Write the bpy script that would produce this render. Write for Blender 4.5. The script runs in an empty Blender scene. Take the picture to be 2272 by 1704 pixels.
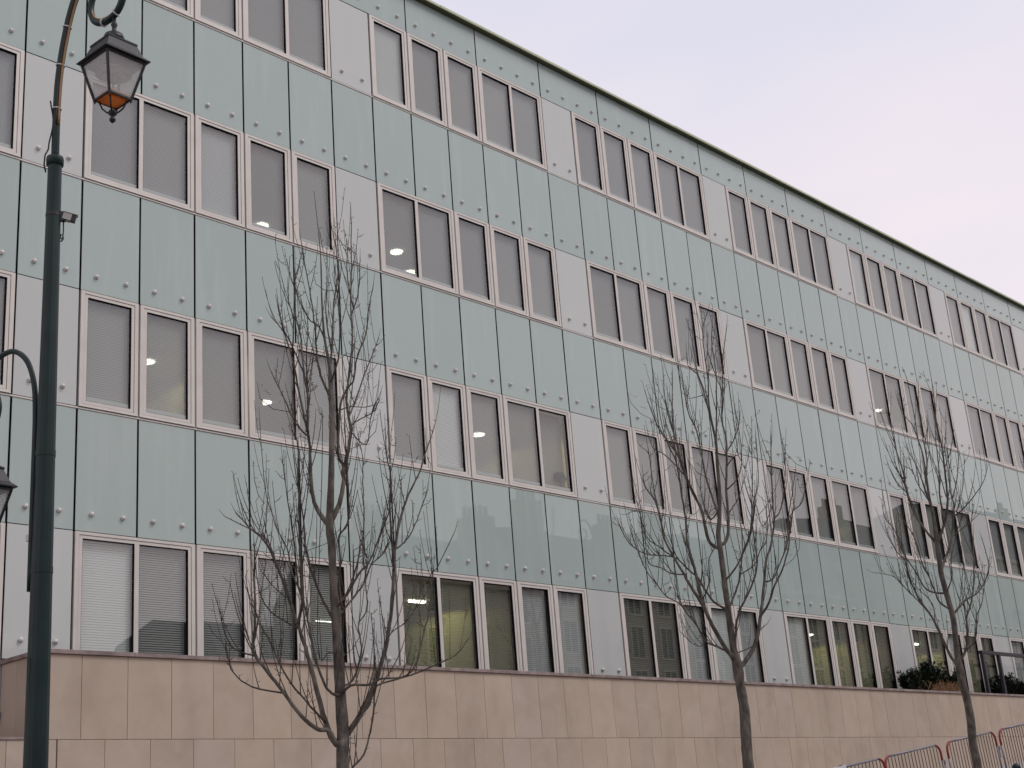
import bpy, math, random
from mathutils import Vector, Matrix

# ------------------------------------------------------------------ camera
M = 0.95                       # facade module in metres
YAW, PITCH, ROLL = (math.radians(a) for a in (47.826, 18.274, -4.530))
CAM = Vector((-9.227, -16.378, 1.60))
scene = bpy.context.scene
fw = Vector((math.sin(YAW)*math.cos(PITCH), math.cos(YAW)*math.cos(PITCH), math.sin(PITCH)))
ri0 = Vector((math.cos(YAW), -math.sin(YAW), 0))
up0 = ri0.cross(fw)
ri = ri0*math.cos(ROLL) + up0*math.sin(ROLL)
up = up0*math.cos(ROLL) - ri0*math.sin(ROLL)
cd = bpy.data.cameras.new('camera')
cd.sensor_width = 36.0
cd.lens = 3061.13/2272*36.0
cd.clip_start = 0.1
cd.clip_end = 2000
cam = bpy.data.objects.new('camera', cd)
scene.collection.objects.link(cam)
mw = Matrix((ri, up, -fw)).transposed().to_4x4()
mw.translation = CAM
cam.matrix_world = mw
scene.camera = cam

# ------------------------------------------------------------------ sky, sun, exposure
SUN_DIR = Vector((0.34, -0.50, 0.79)).normalized()      # towards the light
elev = math.asin(SUN_DIR.z)
azim = math.atan2(SUN_DIR.x, SUN_DIR.y)
world = bpy.data.worlds.new('World')
scene.world = world
world.use_nodes = True
wn, wl = world.node_tree.nodes, world.node_tree.links
wn.clear()
out = wn.new('ShaderNodeOutputWorld')
bg = wn.new('ShaderNodeBackground')
bg.inputs['Strength'].default_value = 0.10
sky = wn.new('ShaderNodeTexSky')
sky.sky_type = 'NISHITA'
sky.sun_disc = False
sky.sun_elevation = elev
sky.sun_rotation = azim
sky.dust_density = 3.0
tc = wn.new('ShaderNodeTexCoord')
mp = wn.new('ShaderNodeMapping')
mp.inputs['Scale'].default_value = (1.6, 1.6, 4.0)
nz = wn.new('ShaderNodeTexNoise')
nz.inputs['Scale'].default_value = 1.1
nz.inputs['Detail'].default_value = 4.0
nz.inputs['Roughness'].default_value = 0.5
rp = wn.new('ShaderNodeValToRGB')
rp.color_ramp.elements[0].position = 0.30
rp.color_ramp.elements[0].color = (0.80, 0.785, 0.90, 1)
rp.color_ramp.elements[1].position = 0.74
rp.color_ramp.elements[1].color = (1.02, 0.900, 0.925, 1)
sc10 = wn.new('ShaderNodeVectorMath'); sc10.operation = 'SCALE'
sc10.inputs['Scale'].default_value = 10.0
mx = wn.new('ShaderNodeMix'); mx.data_type = 'RGBA'
mx.inputs[0].default_value = 0.92                       # thick even cloud over the clear sky
wl.new(tc.outputs['Generated'], mp.inputs['Vector'])
wl.new(mp.outputs['Vector'], nz.inputs['Vector'])
sp = wn.new('ShaderNodeSeparateXYZ'); wl.new(tc.outputs['Generated'], sp.inputs[0])
el = wn.new('ShaderNodeMapRange'); el.interpolation_type = 'SMOOTHSTEP'      # cloud is warmer and thinner low down
el.inputs['From Min'].default_value = 0.66; el.inputs['From Max'].default_value = 0.26
el.inputs['To Min'].default_value = -0.14; el.inputs['To Max'].default_value = 0.22
wl.new(sp.outputs['Z'], el.inputs['Value'])
ad = wn.new('ShaderNodeMath'); ad.operation = 'ADD'
wl.new(nz.outputs['Fac'], ad.inputs[0]); wl.new(el.outputs['Result'], ad.inputs[1])
wl.new(ad.outputs[0], rp.inputs['Fac'])
wl.new(rp.outputs['Color'], sc10.inputs[0])
wl.new(sky.outputs['Color'], mx.inputs[6])
wl.new(sc10.outputs['Vector'], mx.inputs[7])
wl.new(mx.outputs[2], bg.inputs['Color'])
wl.new(bg.outputs['Background'], out.inputs['Surface'])
sd = bpy.data.lights.new('sun', 'SUN')
sd.energy = 1.3
sd.angle = math.radians(22)
sd.color = (1.0, 0.965, 0.94)
sun = bpy.data.objects.new('sun', sd)
scene.collection.objects.link(sun)
sun.rotation_euler = SUN_DIR.to_track_quat('Z', 'Y').to_euler()
sun.location = (0, -20, 40)
scene.view_settings.view_transform = 'Standard'
scene.view_settings.look = 'None'
scene.view_settings.exposure = 0.0
scene.view_settings.gamma = 1.0
scene.view_settings.use_curve_mapping = False
scene.render.engine = 'CYCLES'
scene.cycles.max_bounces = 8
scene.cycles.transparent_max_bounces = 16
scene.cycles.caustics_reflective = False
scene.cycles.caustics_refractive = False

# ------------------------------------------------------------------ helpers
COL = scene.collection
rnd = random.Random(11)

class MB:
    """collects simple solids into one mesh"""
    def __init__(s): s.v = []; s.f = []; s.m = []
    def add(s, vs, fs, mi=0):
        o = len(s.v); s.v += [tuple(v) for v in vs]
        s.f += [tuple(i+o for i in f) for f in fs]; s.m += [mi]*len(fs)
        return s
    def box(s, x0, x1, y0, y1, z0, z1, mi=0):
        return s.add([(x0,y0,z0),(x1,y0,z0),(x1,y1,z0),(x0,y1,z0),(x0,y0,z1),(x1,y0,z1),(x1,y1,z1),(x0,y1,z1)],
                     [(0,1,5,4),(1,2,6,5),(2,3,7,6),(3,0,4,7),(4,5,6,7),(3,2,1,0)], mi)
    def slab(s, x0, x1, y0, y1, z0, z1, c=0.003, mi=0, side=None):
        """box whose -Y face has chamfered edges"""
        vs = [(x0,y0+c,z0),(x1,y0+c,z0),(x1,y0+c,z1),(x0,y0+c,z1),
              (x0+c,y0,z0+c),(x1-c,y0,z0+c),(x1-c,y0,z1-c),(x0+c,y0,z1-c),
              (x0,y1,z0),(x1,y1,z0),(x1,y1,z1),(x0,y1,z1)]
        s.add(vs, [(4,5,6,7),(0,1,5,4),(1,2,6,5),(2,3,7,6),(3,0,4,7),(8,9,1,0),(9,10,2,1),(10,11,3,2),(11,8,0,3),(11,10,9,8)], mi)
        if side is not None: s.m[-5:] = [side]*5
        return s
    def ring(s, x0, x1, z0, z1, w, wb, wt, y0, y1, mi=0):
        """rectangular frame in the XZ plane: side width w, bottom wb, top wt"""
        a = [(x0,z0),(x1,z0),(x1,z1),(x0,z1)]; b = [(x0+w,z0+wb),(x1-w,z0+wb),(x1-w,z1-wt),(x0+w,z1-wt)]
        vs = [(x,y0,z) for x,z in a]+[(x,y0,z) for x,z in b]+[(x,y1,z) for x,z in a]+[(x,y1,z) for x,z in b]
        fs = []
        for i in range(4):
            j = (i+1) % 4
            fs += [(i,j,4+j,4+i), (8+j,8+i,12+i,12+j), (4+i,4+j,12+j,12+i), (8+i,8+j,j,i)]
        return s.add(vs, fs, mi)
    def tube(s, pts, rads, n=6, cap=True, mi=0, twist=0.0):
        P = [Vector(p) for p in pts]
        if not hasattr(rads, '__len__'): rads = [rads]*len(P)
        t0 = (P[1]-P[0]).normalized()
        ref = Vector((0,0,1)) if abs(t0.z) < 0.9 else Vector((1,0,0))
        u = t0.cross(ref).normalized(); o = len(s.v); vs = []; fs = []
        for i, p in enumerate(P):
            t = (P[min(i+1,len(P)-1)]-P[max(i-1,0)])
            t = t.normalized() if t.length > 1e-9 else t0
            u = (u - t*u.dot(t)); u = u.normalized() if u.length > 1e-6 else t.orthogonal().normalized()
            w = t.cross(u)
            for k in range(n):
                a = 2*math.pi*k/n + twist
                vs.append(p + (u*math.cos(a)+w*math.sin(a))*rads[i])
        for i in range(len(P)-1):
            for k in range(n):
                k2 = (k+1) % n
                fs.append((i*n+k, i*n+k2, (i+1)*n+k2, (i+1)*n+k))
        if cap:
            fs.append(tuple(range(n-1,-1,-1))); fs.append(tuple((len(P)-1)*n+k for k in range(n)))
        return s.add(vs, fs, mi)
    def lathe(s, prof, c=(0,0,0), n=16, mi=0):
        """profile of (radius, z) turned round the vertical axis through c"""
        vs = []; fs = []
        for r, z in prof:
            for k in range(n):
                a = 2*math.pi*k/n; vs.append((c[0]+r*math.cos(a), c[1]+r*math.sin(a), c[2]+z))
        for i in range(len(prof)-1):
            for k in range(n):
                k2 = (k+1) % n; fs.append((i*n+k, i*n+k2, (i+1)*n+k2, (i+1)*n+k))
        fs.append(tuple(range(n-1,-1,-1))); fs.append(tuple((len(prof)-1)*n+k for k in range(n)))
        return s.add(vs, fs, mi)
    def xform(s, m):
        s.v = [tuple(m @ Vector(v)) for v in s.v]; return s
    def mesh(s, name, mats, smooth=False):
        me = bpy.data.meshes.new(name); me.from_pydata(s.v, [], s.f)
        for m in (mats if isinstance(mats, (list, tuple)) else [mats]): me.materials.append(m)
        for p, i in zip(me.polygons, s.m): p.material_index = i; p.use_smooth = smooth
        me.update(); return me
    def build(s, name, mats, parent=None, smooth=False, loc=None):
        return put(name, s.mesh(name, mats, smooth), parent, loc)

def put(name, me, parent=None, loc=None):
    o = bpy.data.objects.new(name, me); COL.objects.link(o)
    if loc is not None: o.location = loc
    if parent is not None: o.parent = parent
    return o
def tag(o, label=None, cat=None, group=None, kind=None):
    if label: o['label'] = label
    if cat: o['category'] = cat
    if group: o['group'] = group
    if kind: o['kind'] = kind
    return o
def empty(name, loc=(0,0,0), rz=0.0):
    o = bpy.data.objects.new(name, None); COL.objects.link(o); o.location = loc; o.rotation_euler = (0,0,rz)
    o.empty_display_size = 0.2
    return o
def smooth_path(pts, sub=4):
    """Catmull-Rom through (x,y,z,r) points"""
    out = []
    for i in range(len(pts)-1):
        p0 = pts[max(i-1,0)]; p1 = pts[i]; p2 = pts[i+1]; p3 = pts[min(i+2,len(pts)-1)]
        for k in range(sub):
            t = k/sub; q = []
            for a,b,c,d in zip(p0,p1,p2,p3):
                q.append(0.5*((2*b)+(-a+c)*t+(2*a-5*b+4*c-d)*t*t+(-a+3*b-3*c+d)*t**3))
            q[3] = max(q[3], 0.002); out.append(q)
    out.append(list(pts[-1])); return out

# ------------------------------------------------------------------ materials
def nmat(name):
    m = bpy.data.materials.new(name); m.use_nodes = True
    return m, m.node_tree.nodes, m.node_tree.links, m.node_tree.nodes['Principled BSDF']
def noise_mat(name, c1, c2, scale=8.0, rough=0.6, detail=4.0, stretch=(1,1,1), spec=0.5, vary=0.0, bump=0.0, bscale=None, lo=0.35, hi=0.65, metal=0.0, coord='pos'):
    """two-tone noise on real-world position, with per-piece tint and fine relief"""
    m, n, l, b = nmat(name)
    b.inputs['Roughness'].default_value = rough
    b.inputs['Specular IOR Level'].default_value = spec
    b.inputs['Metallic'].default_value = metal
    if coord == 'pos':
        g = n.new('ShaderNodeNewGeometry'); src = g.outputs['Position']
    else:
        g = n.new('ShaderNodeTexCoord'); src = g.outputs['Object']
    mpn = n.new('ShaderNodeMapping'); mpn.inputs['Scale'].default_value = stretch
    l.new(src, mpn.inputs['Vector'])
    t = n.new('ShaderNodeTexNoise'); t.inputs['Scale'].default_value = scale; t.inputs['Detail'].default_value = detail
    l.new(mpn.outputs['Vector'], t.inputs['Vector'])
    r = n.new('ShaderNodeValToRGB')
    r.color_ramp.elements[0].position = lo; r.color_ramp.elements[0].color = (*c1, 1)
    r.color_ramp.elements[1].position = hi; r.color_ramp.elements[1].color = (*c2, 1)
    l.new(t.outputs['Fac'], r.inputs['Fac'])
    col = r.outputs['Color']
    if vary:
        oi = n.new('ShaderNodeObjectInfo'); mr = n.new('ShaderNodeMapRange')
        mr.inputs['To Min'].default_value = 1-vary; mr.inputs['To Max'].default_value = 1+vary
        l.new(oi.outputs['Random'], mr.inputs['Value'])
        vm = n.new('ShaderNodeVectorMath'); vm.operation = 'SCALE'
        l.new(col, vm.inputs[0]); l.new(mr.outputs['Result'], vm.inputs['Scale']); col = vm.outputs['Vector']
    l.new(col, b.inputs['Base Color'])
    if bump:
        t2 = n.new('ShaderNodeTexNoise'); t2.inputs['Scale'].default_value = bscale or scale*6; t2.inputs['Detail'].default_value = 3
        l.new(src, t2.inputs['Vector'])
        bp = n.new('ShaderNodeBump'); bp.inputs['Strength'].default_value = bump; bp.inputs['Distance'].default_value = 0.01
        l.new(t2.outputs['Fac'], bp.inputs['Height']); l.new(bp.outputs['Normal'], b.inputs['Normal'])
    return m
def glass_panel(name, base, smear, amount, vary=0.035):
    """back-painted glass: even colour under a clear glossy face, old rain smears on it"""
    m, n, l, b = nmat(name)
    b.inputs['Roughness'].default_value = 0.012
    b.inputs['IOR'].default_value = 1.58
    g = n.new('ShaderNodeNewGeometry')
    mpn = n.new('ShaderNodeMapping'); mpn.inputs['Scale'].default_value = (2.2, 1.0, 0.28)
    l.new(g.outputs['Position'], mpn.inputs['Vector'])
    t = n.new('ShaderNodeTexNoise'); t.inputs['Scale'].default_value = 1.3; t.inputs['Detail'].default_value = 6; t.inputs['Roughness'].default_value = 0.62
    l.new(mpn.outputs['Vector'], t.inputs['Vector'])
    mr = n.new('ShaderNodeMapRange'); mr.inputs['From Min'].default_value = 0.52; mr.inputs['From Max'].default_value = 0.74
    mr.inputs['To Max'].default_value = amount
    l.new(t.outputs['Fac'], mr.inputs['Value'])
    mixc = n.new('ShaderNodeMix'); mixc.data_type = 'RGBA'
    mixc.inputs[6].default_value = (*base, 1); mixc.inputs[7].default_value = (*smear, 1)
    l.new(mr.outputs['Result'], mixc.inputs[0])
    oi = n.new('ShaderNodeObjectInfo'); m2 = n.new('ShaderNodeMapRange')
    m2.inputs['To Min'].default_value = 1-vary; m2.inputs['To Max'].default_value = 1+vary
    l.new(oi.outputs['Random'], m2.inputs['Value'])
    vm = n.new('ShaderNodeVectorMath'); vm.operation = 'SCALE'
    l.new(mixc.outputs[2], vm.inputs[0]); l.new(m2.outputs['Result'], vm.inputs['Scale'])
    l.new(vm.outputs['Vector'], b.inputs['Base Color'])
    # very slight waviness so that mirrored roofs are not ruler straight
    t3 = n.new('ShaderNodeTexNoise'); t3.inputs['Scale'].default_value = 1.1; t3.inputs['Detail'].default_value = 1
    l.new(g.outputs['Position'], t3.inputs['Vector'])
    bp = n.new('ShaderNodeBump'); bp.inputs['Strength'].default_value = 0.004; bp.inputs['Distance'].default_value = 0.02
    l.new(t3.outputs['Fac'], bp.inputs['Height']); l.new(bp.outputs['Normal'], b.inputs['Normal'])
    return m
def stone_mat(name):
    """honed limestone: cloudy veining, slab to slab tint, brown damp stains in vertical runs"""
    m, n, l, b = nmat(name)
    b.inputs['Roughness'].default_value = 0.7; b.inputs['Specular IOR Level'].default_value = 0.3
    g = n.new('ShaderNodeNewGeometry'); oi = n.new('ShaderNodeObjectInfo')
    ad = n.new('ShaderNodeVectorMath'); ad.operation = 'MULTIPLY_ADD'      # veining does not run on from slab to slab
    cx = n.new('ShaderNodeCombineXYZ'); l.new(oi.outputs['Random'], cx.inputs[0]); l.new(oi.outputs['Random'], cx.inputs[2])
    ad.inputs[1].default_value = (40, 40, 40); l.new(cx.outputs[0], ad.inputs[0]); l.new(g.outputs['Position'], ad.inputs[2])
    t = n.new('ShaderNodeTexNoise'); t.inputs['Scale'].default_value = 2.0; t.inputs['Detail'].default_value = 7; t.inputs['Roughness'].default_value = 0.6
    t.inputs['Distortion'].default_value = 0.6
    l.new(ad.outputs[0], t.inputs['Vector'])
    r = n.new('ShaderNodeValToRGB'); e = r.color_ramp.elements
    e[0].position = 0.28; e[0].color = (0.430,0.350,0.278,1); e[1].position = 0.72; e[1].color = (0.505,0.424,0.352,1)
    l.new(t.outputs['Fac'], r.inputs['Fac'])
    t2 = n.new('ShaderNodeTexNoise'); t2.inputs['Scale'].default_value = 1.0; t2.inputs['Detail'].default_value = 5
    mp2 = n.new('ShaderNodeMapping'); mp2.inputs['Scale'].default_value = (1.6,1,0.5); l.new(g.outputs['Position'], mp2.inputs['Vector']); l.new(mp2.outputs['Vector'], t2.inputs['Vector'])
    mr = n.new('ShaderNodeMapRange'); mr.inputs['From Min'].default_value = 0.5; mr.inputs['From Max'].default_value = 0.72; mr.inputs['To Max'].default_value = 0.38
    l.new(t2.outputs['Fac'], mr.inputs['Value'])
    mc = n.new('ShaderNodeMix'); mc.data_type = 'RGBA'; mc.inputs[7].default_value = (0.30,0.235,0.185,1)
    l.new(mr.outputs['Result'], mc.inputs[0]); l.new(r.outputs['Color'], mc.inputs[6])
    mt = n.new('ShaderNodeMix'); mt.data_type = 'RGBA'; mt.blend_type = 'MULTIPLY'; mt.inputs[0].default_value = 1.0
    tr = n.new('ShaderNodeValToRGB'); tr.color_ramp.interpolation = 'CONSTANT'
    els = tr.color_ramp.elements; els[0].color = (1.0,0.985,0.96,1); els[1].position = 0.85; els[1].color = (0.985,0.985,1.0,1)
    for p_, c_ in ((0.2,(0.95,0.945,0.93)),(0.4,(1.05,1.03,1.0)),(0.55,(0.985,0.97,0.955)),(0.7,(1.02,1.0,1.0))):
        x_ = els.new(p_); x_.color = (*c_,1)
    l.new(oi.outputs['Random'], tr.inputs['Fac']); l.new(mc.outputs[2], mt.inputs[6]); l.new(tr.outputs['Color'], mt.inputs[7])
    l.new(mt.outputs[2], b.inputs['Base Color'])
    t4 = n.new('ShaderNodeTexNoise'); t4.inputs['Scale'].default_value = 70; t4.inputs['Detail'].default_value = 3; l.new(g.outputs['Position'], t4.inputs['Vector'])
    bp = n.new('ShaderNodeBump'); bp.inputs['Strength'].default_value = 0.12; bp.inputs['Distance'].default_value = 0.01
    l.new(t4.outputs['Fac'], bp.inputs['Height']); l.new(bp.outputs['Normal'], b.inputs['Normal'])
    return m
def thin_glow_mat(name, c):
    """thin coloured plastic that daylight shines through"""
    m, n, l, b = nmat(name); n.remove(b)
    d = n.new('ShaderNodeBsdfDiffuse'); t = n.new('ShaderNodeBsdfTranslucent'); ms = n.new('ShaderNodeMixShader'); ms.inputs[0].default_value = 0.85
    tx = n.new('ShaderNodeTexNoise'); tx.inputs['Scale'].default_value = 18; mc = n.new('ShaderNodeMix'); mc.data_type = 'RGBA'
    mc.inputs[6].default_value = (*c,1); mc.inputs[7].default_value = (c[0]*0.6,c[1]*0.45,c[2]*0.5,1); l.new(tx.outputs['Fac'], mc.inputs[0])
    l.new(mc.outputs[2], d.inputs['Color']); l.new(mc.outputs[2], t.inputs['Color'])
    l.new(d.outputs[0], ms.inputs[1]); l.new(t.outputs[0], ms.inputs[2]); l.new(ms.outputs[0], n['Material Output'].inputs['Surface'])
    return m
def plain(name, c, rough=0.5, metal=0.0, spec=0.5):
    m, n, l, b = nmat(name)
    b.inputs['Base Color'].default_value = (*c, 1); b.inputs['Roughness'].default_value = rough
    b.inputs['Metallic'].default_value = metal; b.inputs['Specular IOR Level'].default_value = spec
    return m
def see_through(name, tint, f0=0.1, rough=0.0, milk=0.0, milkcol=(.6,.6,.6), mirror=True, wav=0.0):
    m, n, l, b = nmat(name); n.remove(b)
    o = n['Material Output']
    tr = n.new('ShaderNodeBsdfTransparent'); tr.inputs['Color'].default_value = (*tint, 1)
    cur = tr.outputs['BSDF']
    if milk:
        df = n.new('ShaderNodeBsdfDiffuse'); df.inputs['Color'].default_value = (*milkcol, 1)
        ms = n.new('ShaderNodeMixShader'); ms.inputs[0].default_value = milk
        l.new(cur, ms.inputs[1]); l.new(df.outputs['BSDF'], ms.inputs[2]); cur = ms.outputs['Shader']
    if mirror:
        gl = n.new('ShaderNodeBsdfGlossy'); gl.inputs['Roughness'].default_value = rough
        lw = n.new('ShaderNodeLayerWeight'); lw.inputs['Blend'].default_value = 0.5
        pw = n.new('ShaderNodeMath'); pw.operation = 'POWER'; pw.inputs[1].default_value = 4.2
        l.new(lw.outputs['Facing'], pw.inputs[0])
        fr = n.new('ShaderNodeMapRange'); fr.inputs['To Min'].default_value = f0; fr.inputs['To Max'].default_value = 1.0
        l.new(pw.outputs[0], fr.inputs['Value'])
        ms = n.new('ShaderNodeMixShader'); l.new(fr.outputs['Result'], ms.inputs[0])
        l.new(cur, ms.inputs[1]); l.new(gl.outputs['BSDF'], ms.inputs[2]); cur = ms.outputs['Shader']
        if wav:
            g = n.new('ShaderNodeNewGeometry'); t3 = n.new('ShaderNodeTexNoise'); t3.inputs['Scale'].default_value = 1.6; t3.inputs['Detail'].default_value = 1
            l.new(g.outputs['Position'], t3.inputs['Vector'])
            bp = n.new('ShaderNodeBump'); bp.inputs['Strength'].default_value = wav; bp.inputs['Distance'].default_value = 0.02
            l.new(t3.outputs['Fac'], bp.inputs['Height']); l.new(bp.outputs['Normal'], gl.inputs['Normal'])
    l.new(cur, o.inputs['Surface'])
    return m
def blind_mat(name, hi, lo, clear_hi, clear_lo, period=0.034):
    """horizontal slats: light slat, darker gap, both letting some of the room through"""
    m, n, l, b = nmat(name); n.remove(b); o = n['Material Output']
    g = n.new('ShaderNodeNewGeometry'); sx = n.new('ShaderNodeSeparateXYZ'); l.new(g.outputs['Position'], sx.inputs[0])
    a = n.new('ShaderNodeMath'); a.operation = 'MULTIPLY'; a.inputs[1].default_value = 1/period; l.new(sx.outputs['Z'], a.inputs[0])
    fr = n.new('ShaderNodeMath'); fr.operation = 'FRACT'; l.new(a.outputs[0], fr.inputs[0])
    rr = n.new('ShaderNodeMapRange'); rr.interpolation_type = 'SMOOTHSTEP'
    rr.inputs['From Min'].default_value = 0.55; rr.inputs['From Max'].default_value = 0.8; l.new(fr.outputs[0], rr.inputs['Value'])
    mixc = n.new('ShaderNodeMix'); mixc.data_type = 'RGBA'; mixc.inputs[6].default_value = (*hi,1); mixc.inputs[7].default_value = (*lo,1)
    l.new(rr.outputs['Result'], mixc.inputs[0])
    oi = n.new('ShaderNodeObjectInfo'); m2 = n.new('ShaderNodeMapRange'); m2.inputs['To Min'].default_value = 0.88; m2.inputs['To Max'].default_value = 1.12
    l.new(oi.outputs['Random'], m2.inputs['Value'])
    vm = n.new('ShaderNodeVectorMath'); vm.operation = 'SCALE'; l.new(mixc.outputs[2], vm.inputs[0]); l.new(m2.outputs['Result'], vm.inputs['Scale'])
    cl = n.new('ShaderNodeMapRange'); cl.inputs['To Min'].default_value = clear_hi; cl.inputs['To Max'].default_value = clear_lo
    l.new(rr.outputs['Result'], cl.inputs['Value'])
    df = n.new('ShaderNodeBsdfDiffuse'); l.new(vm.outputs['Vector'], df.inputs['Color'])
    tr = n.new('ShaderNodeBsdfTransparent')
    ms = n.new('ShaderNodeMixShader'); l.new(cl.outputs['Result'], ms.inputs[0])
    l.new(df.outputs['BSDF'], ms.inputs[1]); l.new(tr.outputs['BSDF'], ms.inputs[2]); l.new(ms.outputs['Shader'], o.inputs['Surface'])
    return m
def glow(name, c, s):
    m, n, l, b = nmat(name); n.remove(b); e = n.new('ShaderNodeEmission')
    e.inputs['Color'].default_value = (*c,1); e.inputs['Strength'].default_value = s
    l.new(e.outputs['Emission'], n['Material Output'].inputs['Surface']); return m

X = {}
X['green'] = glass_panel('green_glass', (0.374, 0.452, 0.430), (0.48, 0.53, 0.515), 0.5)
X['white'] = glass_panel('white_glass', (0.500, 0.522, 0.508), (0.55, 0.57, 0.56), 0.4)
X['frame'] = noise_mat('rose_aluminium', (0.585,0.555,0.515), (0.635,0.60,0.56), scale=3, rough=0.45, spec=0.4)
X['bolt'] = noise_mat('bolt_cap', (0.53,0.50,0.475), (0.64,0.61,0.585), scale=1.5, rough=0.4)
X['edge'] = plain('glass_edge_seal', (0.010,0.014,0.013), 0.5, spec=0.3)
X['gasket'] = plain('black_gasket', (0.006,0.006,0.007), 0.7, spec=0.2)
X['backing'] = plain('dark_backing', (0.010,0.011,0.012), 0.9, spec=0.1)
X['sill'] = plain('white_sill', (0.62,0.64,0.66), 0.5)
X['pane'] = see_through('window_glass', (0.80,0.83,0.81), f0=0.17, wav=0.004)
X['clear'] = see_through('glass_edge', (0.97,0.98,0.97), mirror=False)
X['b_grey'] = blind_mat('grey_blind', (0.45,0.445,0.445), (0.33,0.325,0.325), 0.05, 0.14)
X['b_light'] = blind_mat('light_blind', (0.66,0.66,0.68), (0.42,0.42,0.44), 0.03, 0.08)
X['b_white'] = blind_mat('white_blind', (0.88,0.89,0.90), (0.56,0.57,0.58), 0.0, 0.03)
X['b_slat'] = blind_mat('open_slat_blind', (0.52,0.52,0.52), (0.08,0.08,0.08), 0.03, 0.45, period=0.032)
X['b_sheer'] = blind_mat('sheer_blind', (0.43,0.425,0.42), (0.33,0.325,0.32), 0.24, 0.36)
X['b_open'] = blind_mat('tilted_blind', (0.26,0.26,0.235), (0.12,0.12,0.105), 0.38, 0.68)
X['room'] = noise_mat('room_paint', (0.42,0.42,0.36), (0.48,0.48,0.42), scale=0.8, rough=0.8)
X['slab'] = plain('ceiling_paint', (0.45,0.45,0.43), 0.8)
X['fixture'] = glow('lit_fixture', (1.0,0.97,0.80), 22.0)
X['fascia'] = noise_mat('olive_flashing', (0.42,0.46,0.30), (0.50,0.53,0.37), scale=2, rough=0.5)
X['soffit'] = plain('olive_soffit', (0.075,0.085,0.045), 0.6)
X['stone'] = stone_mat('beige_limestone')
X['coping'] = noise_mat('weathered_coping', (0.19,0.145,0.135), (0.33,0.26,0.245), scale=5, rough=0.7, bump=0.2, vary=0.05, detail=6)
X['mortar'] = plain('dark_joint', (0.16,0.125,0.105), 0.9)
X['base'] = noise_mat('pale_render', (0.40,0.375,0.365), (0.45,0.42,0.41), scale=3, rough=0.8)
X['bark'] = noise_mat('grey_brown_bark', (0.058,0.050,0.043), (0.150,0.132,0.114), scale=14, rough=0.85, stretch=(1,1,0.45), bump=0.5, bscale=45, spec=0.25, detail=6)
X['twig'] = noise_mat('dark_twig_bark', (0.046,0.037,0.032), (0.082,0.067,0.058), scale=9, rough=0.8, spec=0.25)
X['pole'] = noise_mat('dark_green_paint', (0.005,0.017,0.017), (0.008,0.024,0.023), scale=6, rough=0.42, spec=0.3, coord='obj')
X['iron'] = noise_mat('black_iron_paint', (0.007,0.007,0.009), (0.013,0.013,0.015), scale=9, rough=0.45, spec=0.35, coord='obj')
X['copper'] = plain('copper_cable', (0.30,0.16,0.055), 0.45)
X['tie'] = plain('pale_cable_tie', (0.55,0.55,0.55), 0.5)
X['blackcable'] = plain('black_cable', (0.012,0.012,0.013), 0.5)
X['lampglass'] = see_through('lantern_glass', (0.93,0.94,0.94), f0=0.03, milk=0.24, milkcol=(0.80,0.79,0.78))
X['orange'] = thin_glow_mat('orange_tray', (1.0,0.33,0.08))
X['reflector'] = noise_mat('lantern_reflector', (0.16,0.13,0.12), (0.40,0.37,0.35), scale=16, rough=0.4, coord='obj')
X['camgrey'] = plain('camera_housing', (0.34,0.33,0.31), 0.5)
X['galv'] = noise_mat('galvanised_tube', (0.16,0.155,0.19), (0.24,0.235,0.27), scale=12, rough=0.45, metal=0.35)
X['bar'] = plain('barrier_bar', (0.060,0.045,0.040), 0.55)
X['red'] = noise_mat('red_paint', (0.20,0.016,0.015), (0.28,0.030,0.026), scale=14, rough=0.5)
X['plate'] = plain('white_board', (0.62,0.60,0.64), 0.5)
X['rail'] = plain('dark_rail_paint', (0.020,0.018,0.028), 0.4)
X['soil'] = noise_mat('planter_soil', (0.03,0.022,0.016), (0.06,0.045,0.03), scale=20, rough=0.95, bump=0.6)
X['leaf'] = noise_mat('dark_evergreen_leaf', (0.008,0.016,0.008), (0.024,0.040,0.020), scale=7, rough=0.45)
X['straw'] = noise_mat('dry_straw', (0.19,0.10,0.045), (0.34,0.20,0.10), scale=10, rough=0.8)
X['asphalt'] = noise_mat('asphalt', (0.040,0.040,0.042), (0.065,0.064,0.064), scale=5, rough=0.85, bump=0.5, bscale=90)
X['paving'] = noise_mat('pavement_surface', (0.30,0.27,0.25), (0.36,0.33,0.31), scale=2, rough=0.85, bump=0.3, bscale=50)
X['kerb'] = noise_mat('granite_kerb', (0.26,0.25,0.25), (0.34,0.33,0.32), scale=20, rough=0.75)
X['ground'] = noise_mat('earth', (0.07,0.065,0.055), (0.11,0.10,0.085), scale=0.5, rough=0.9)
X['plaster'] = noise_mat('cream_plaster', (0.42,0.38,0.32), (0.48,0.44,0.38), scale=0.7, rough=0.85, vary=0.1)
X['slate'] = noise_mat('slate_roof', (0.05,0.055,0.065), (0.09,0.095,0.105), scale=2, rough=0.6)
X['brick'] = noise_mat('brick_stack', (0.20,0.10,0.07), (0.28,0.16,0.11), scale=6, rough=0.85)
X['houseglass'] = plain('house_window_glass', (0.02,0.022,0.025), 0.08)
X['shutter'] = plain('white_window_wood', (0.55,0.55,0.53), 0.6)

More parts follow.
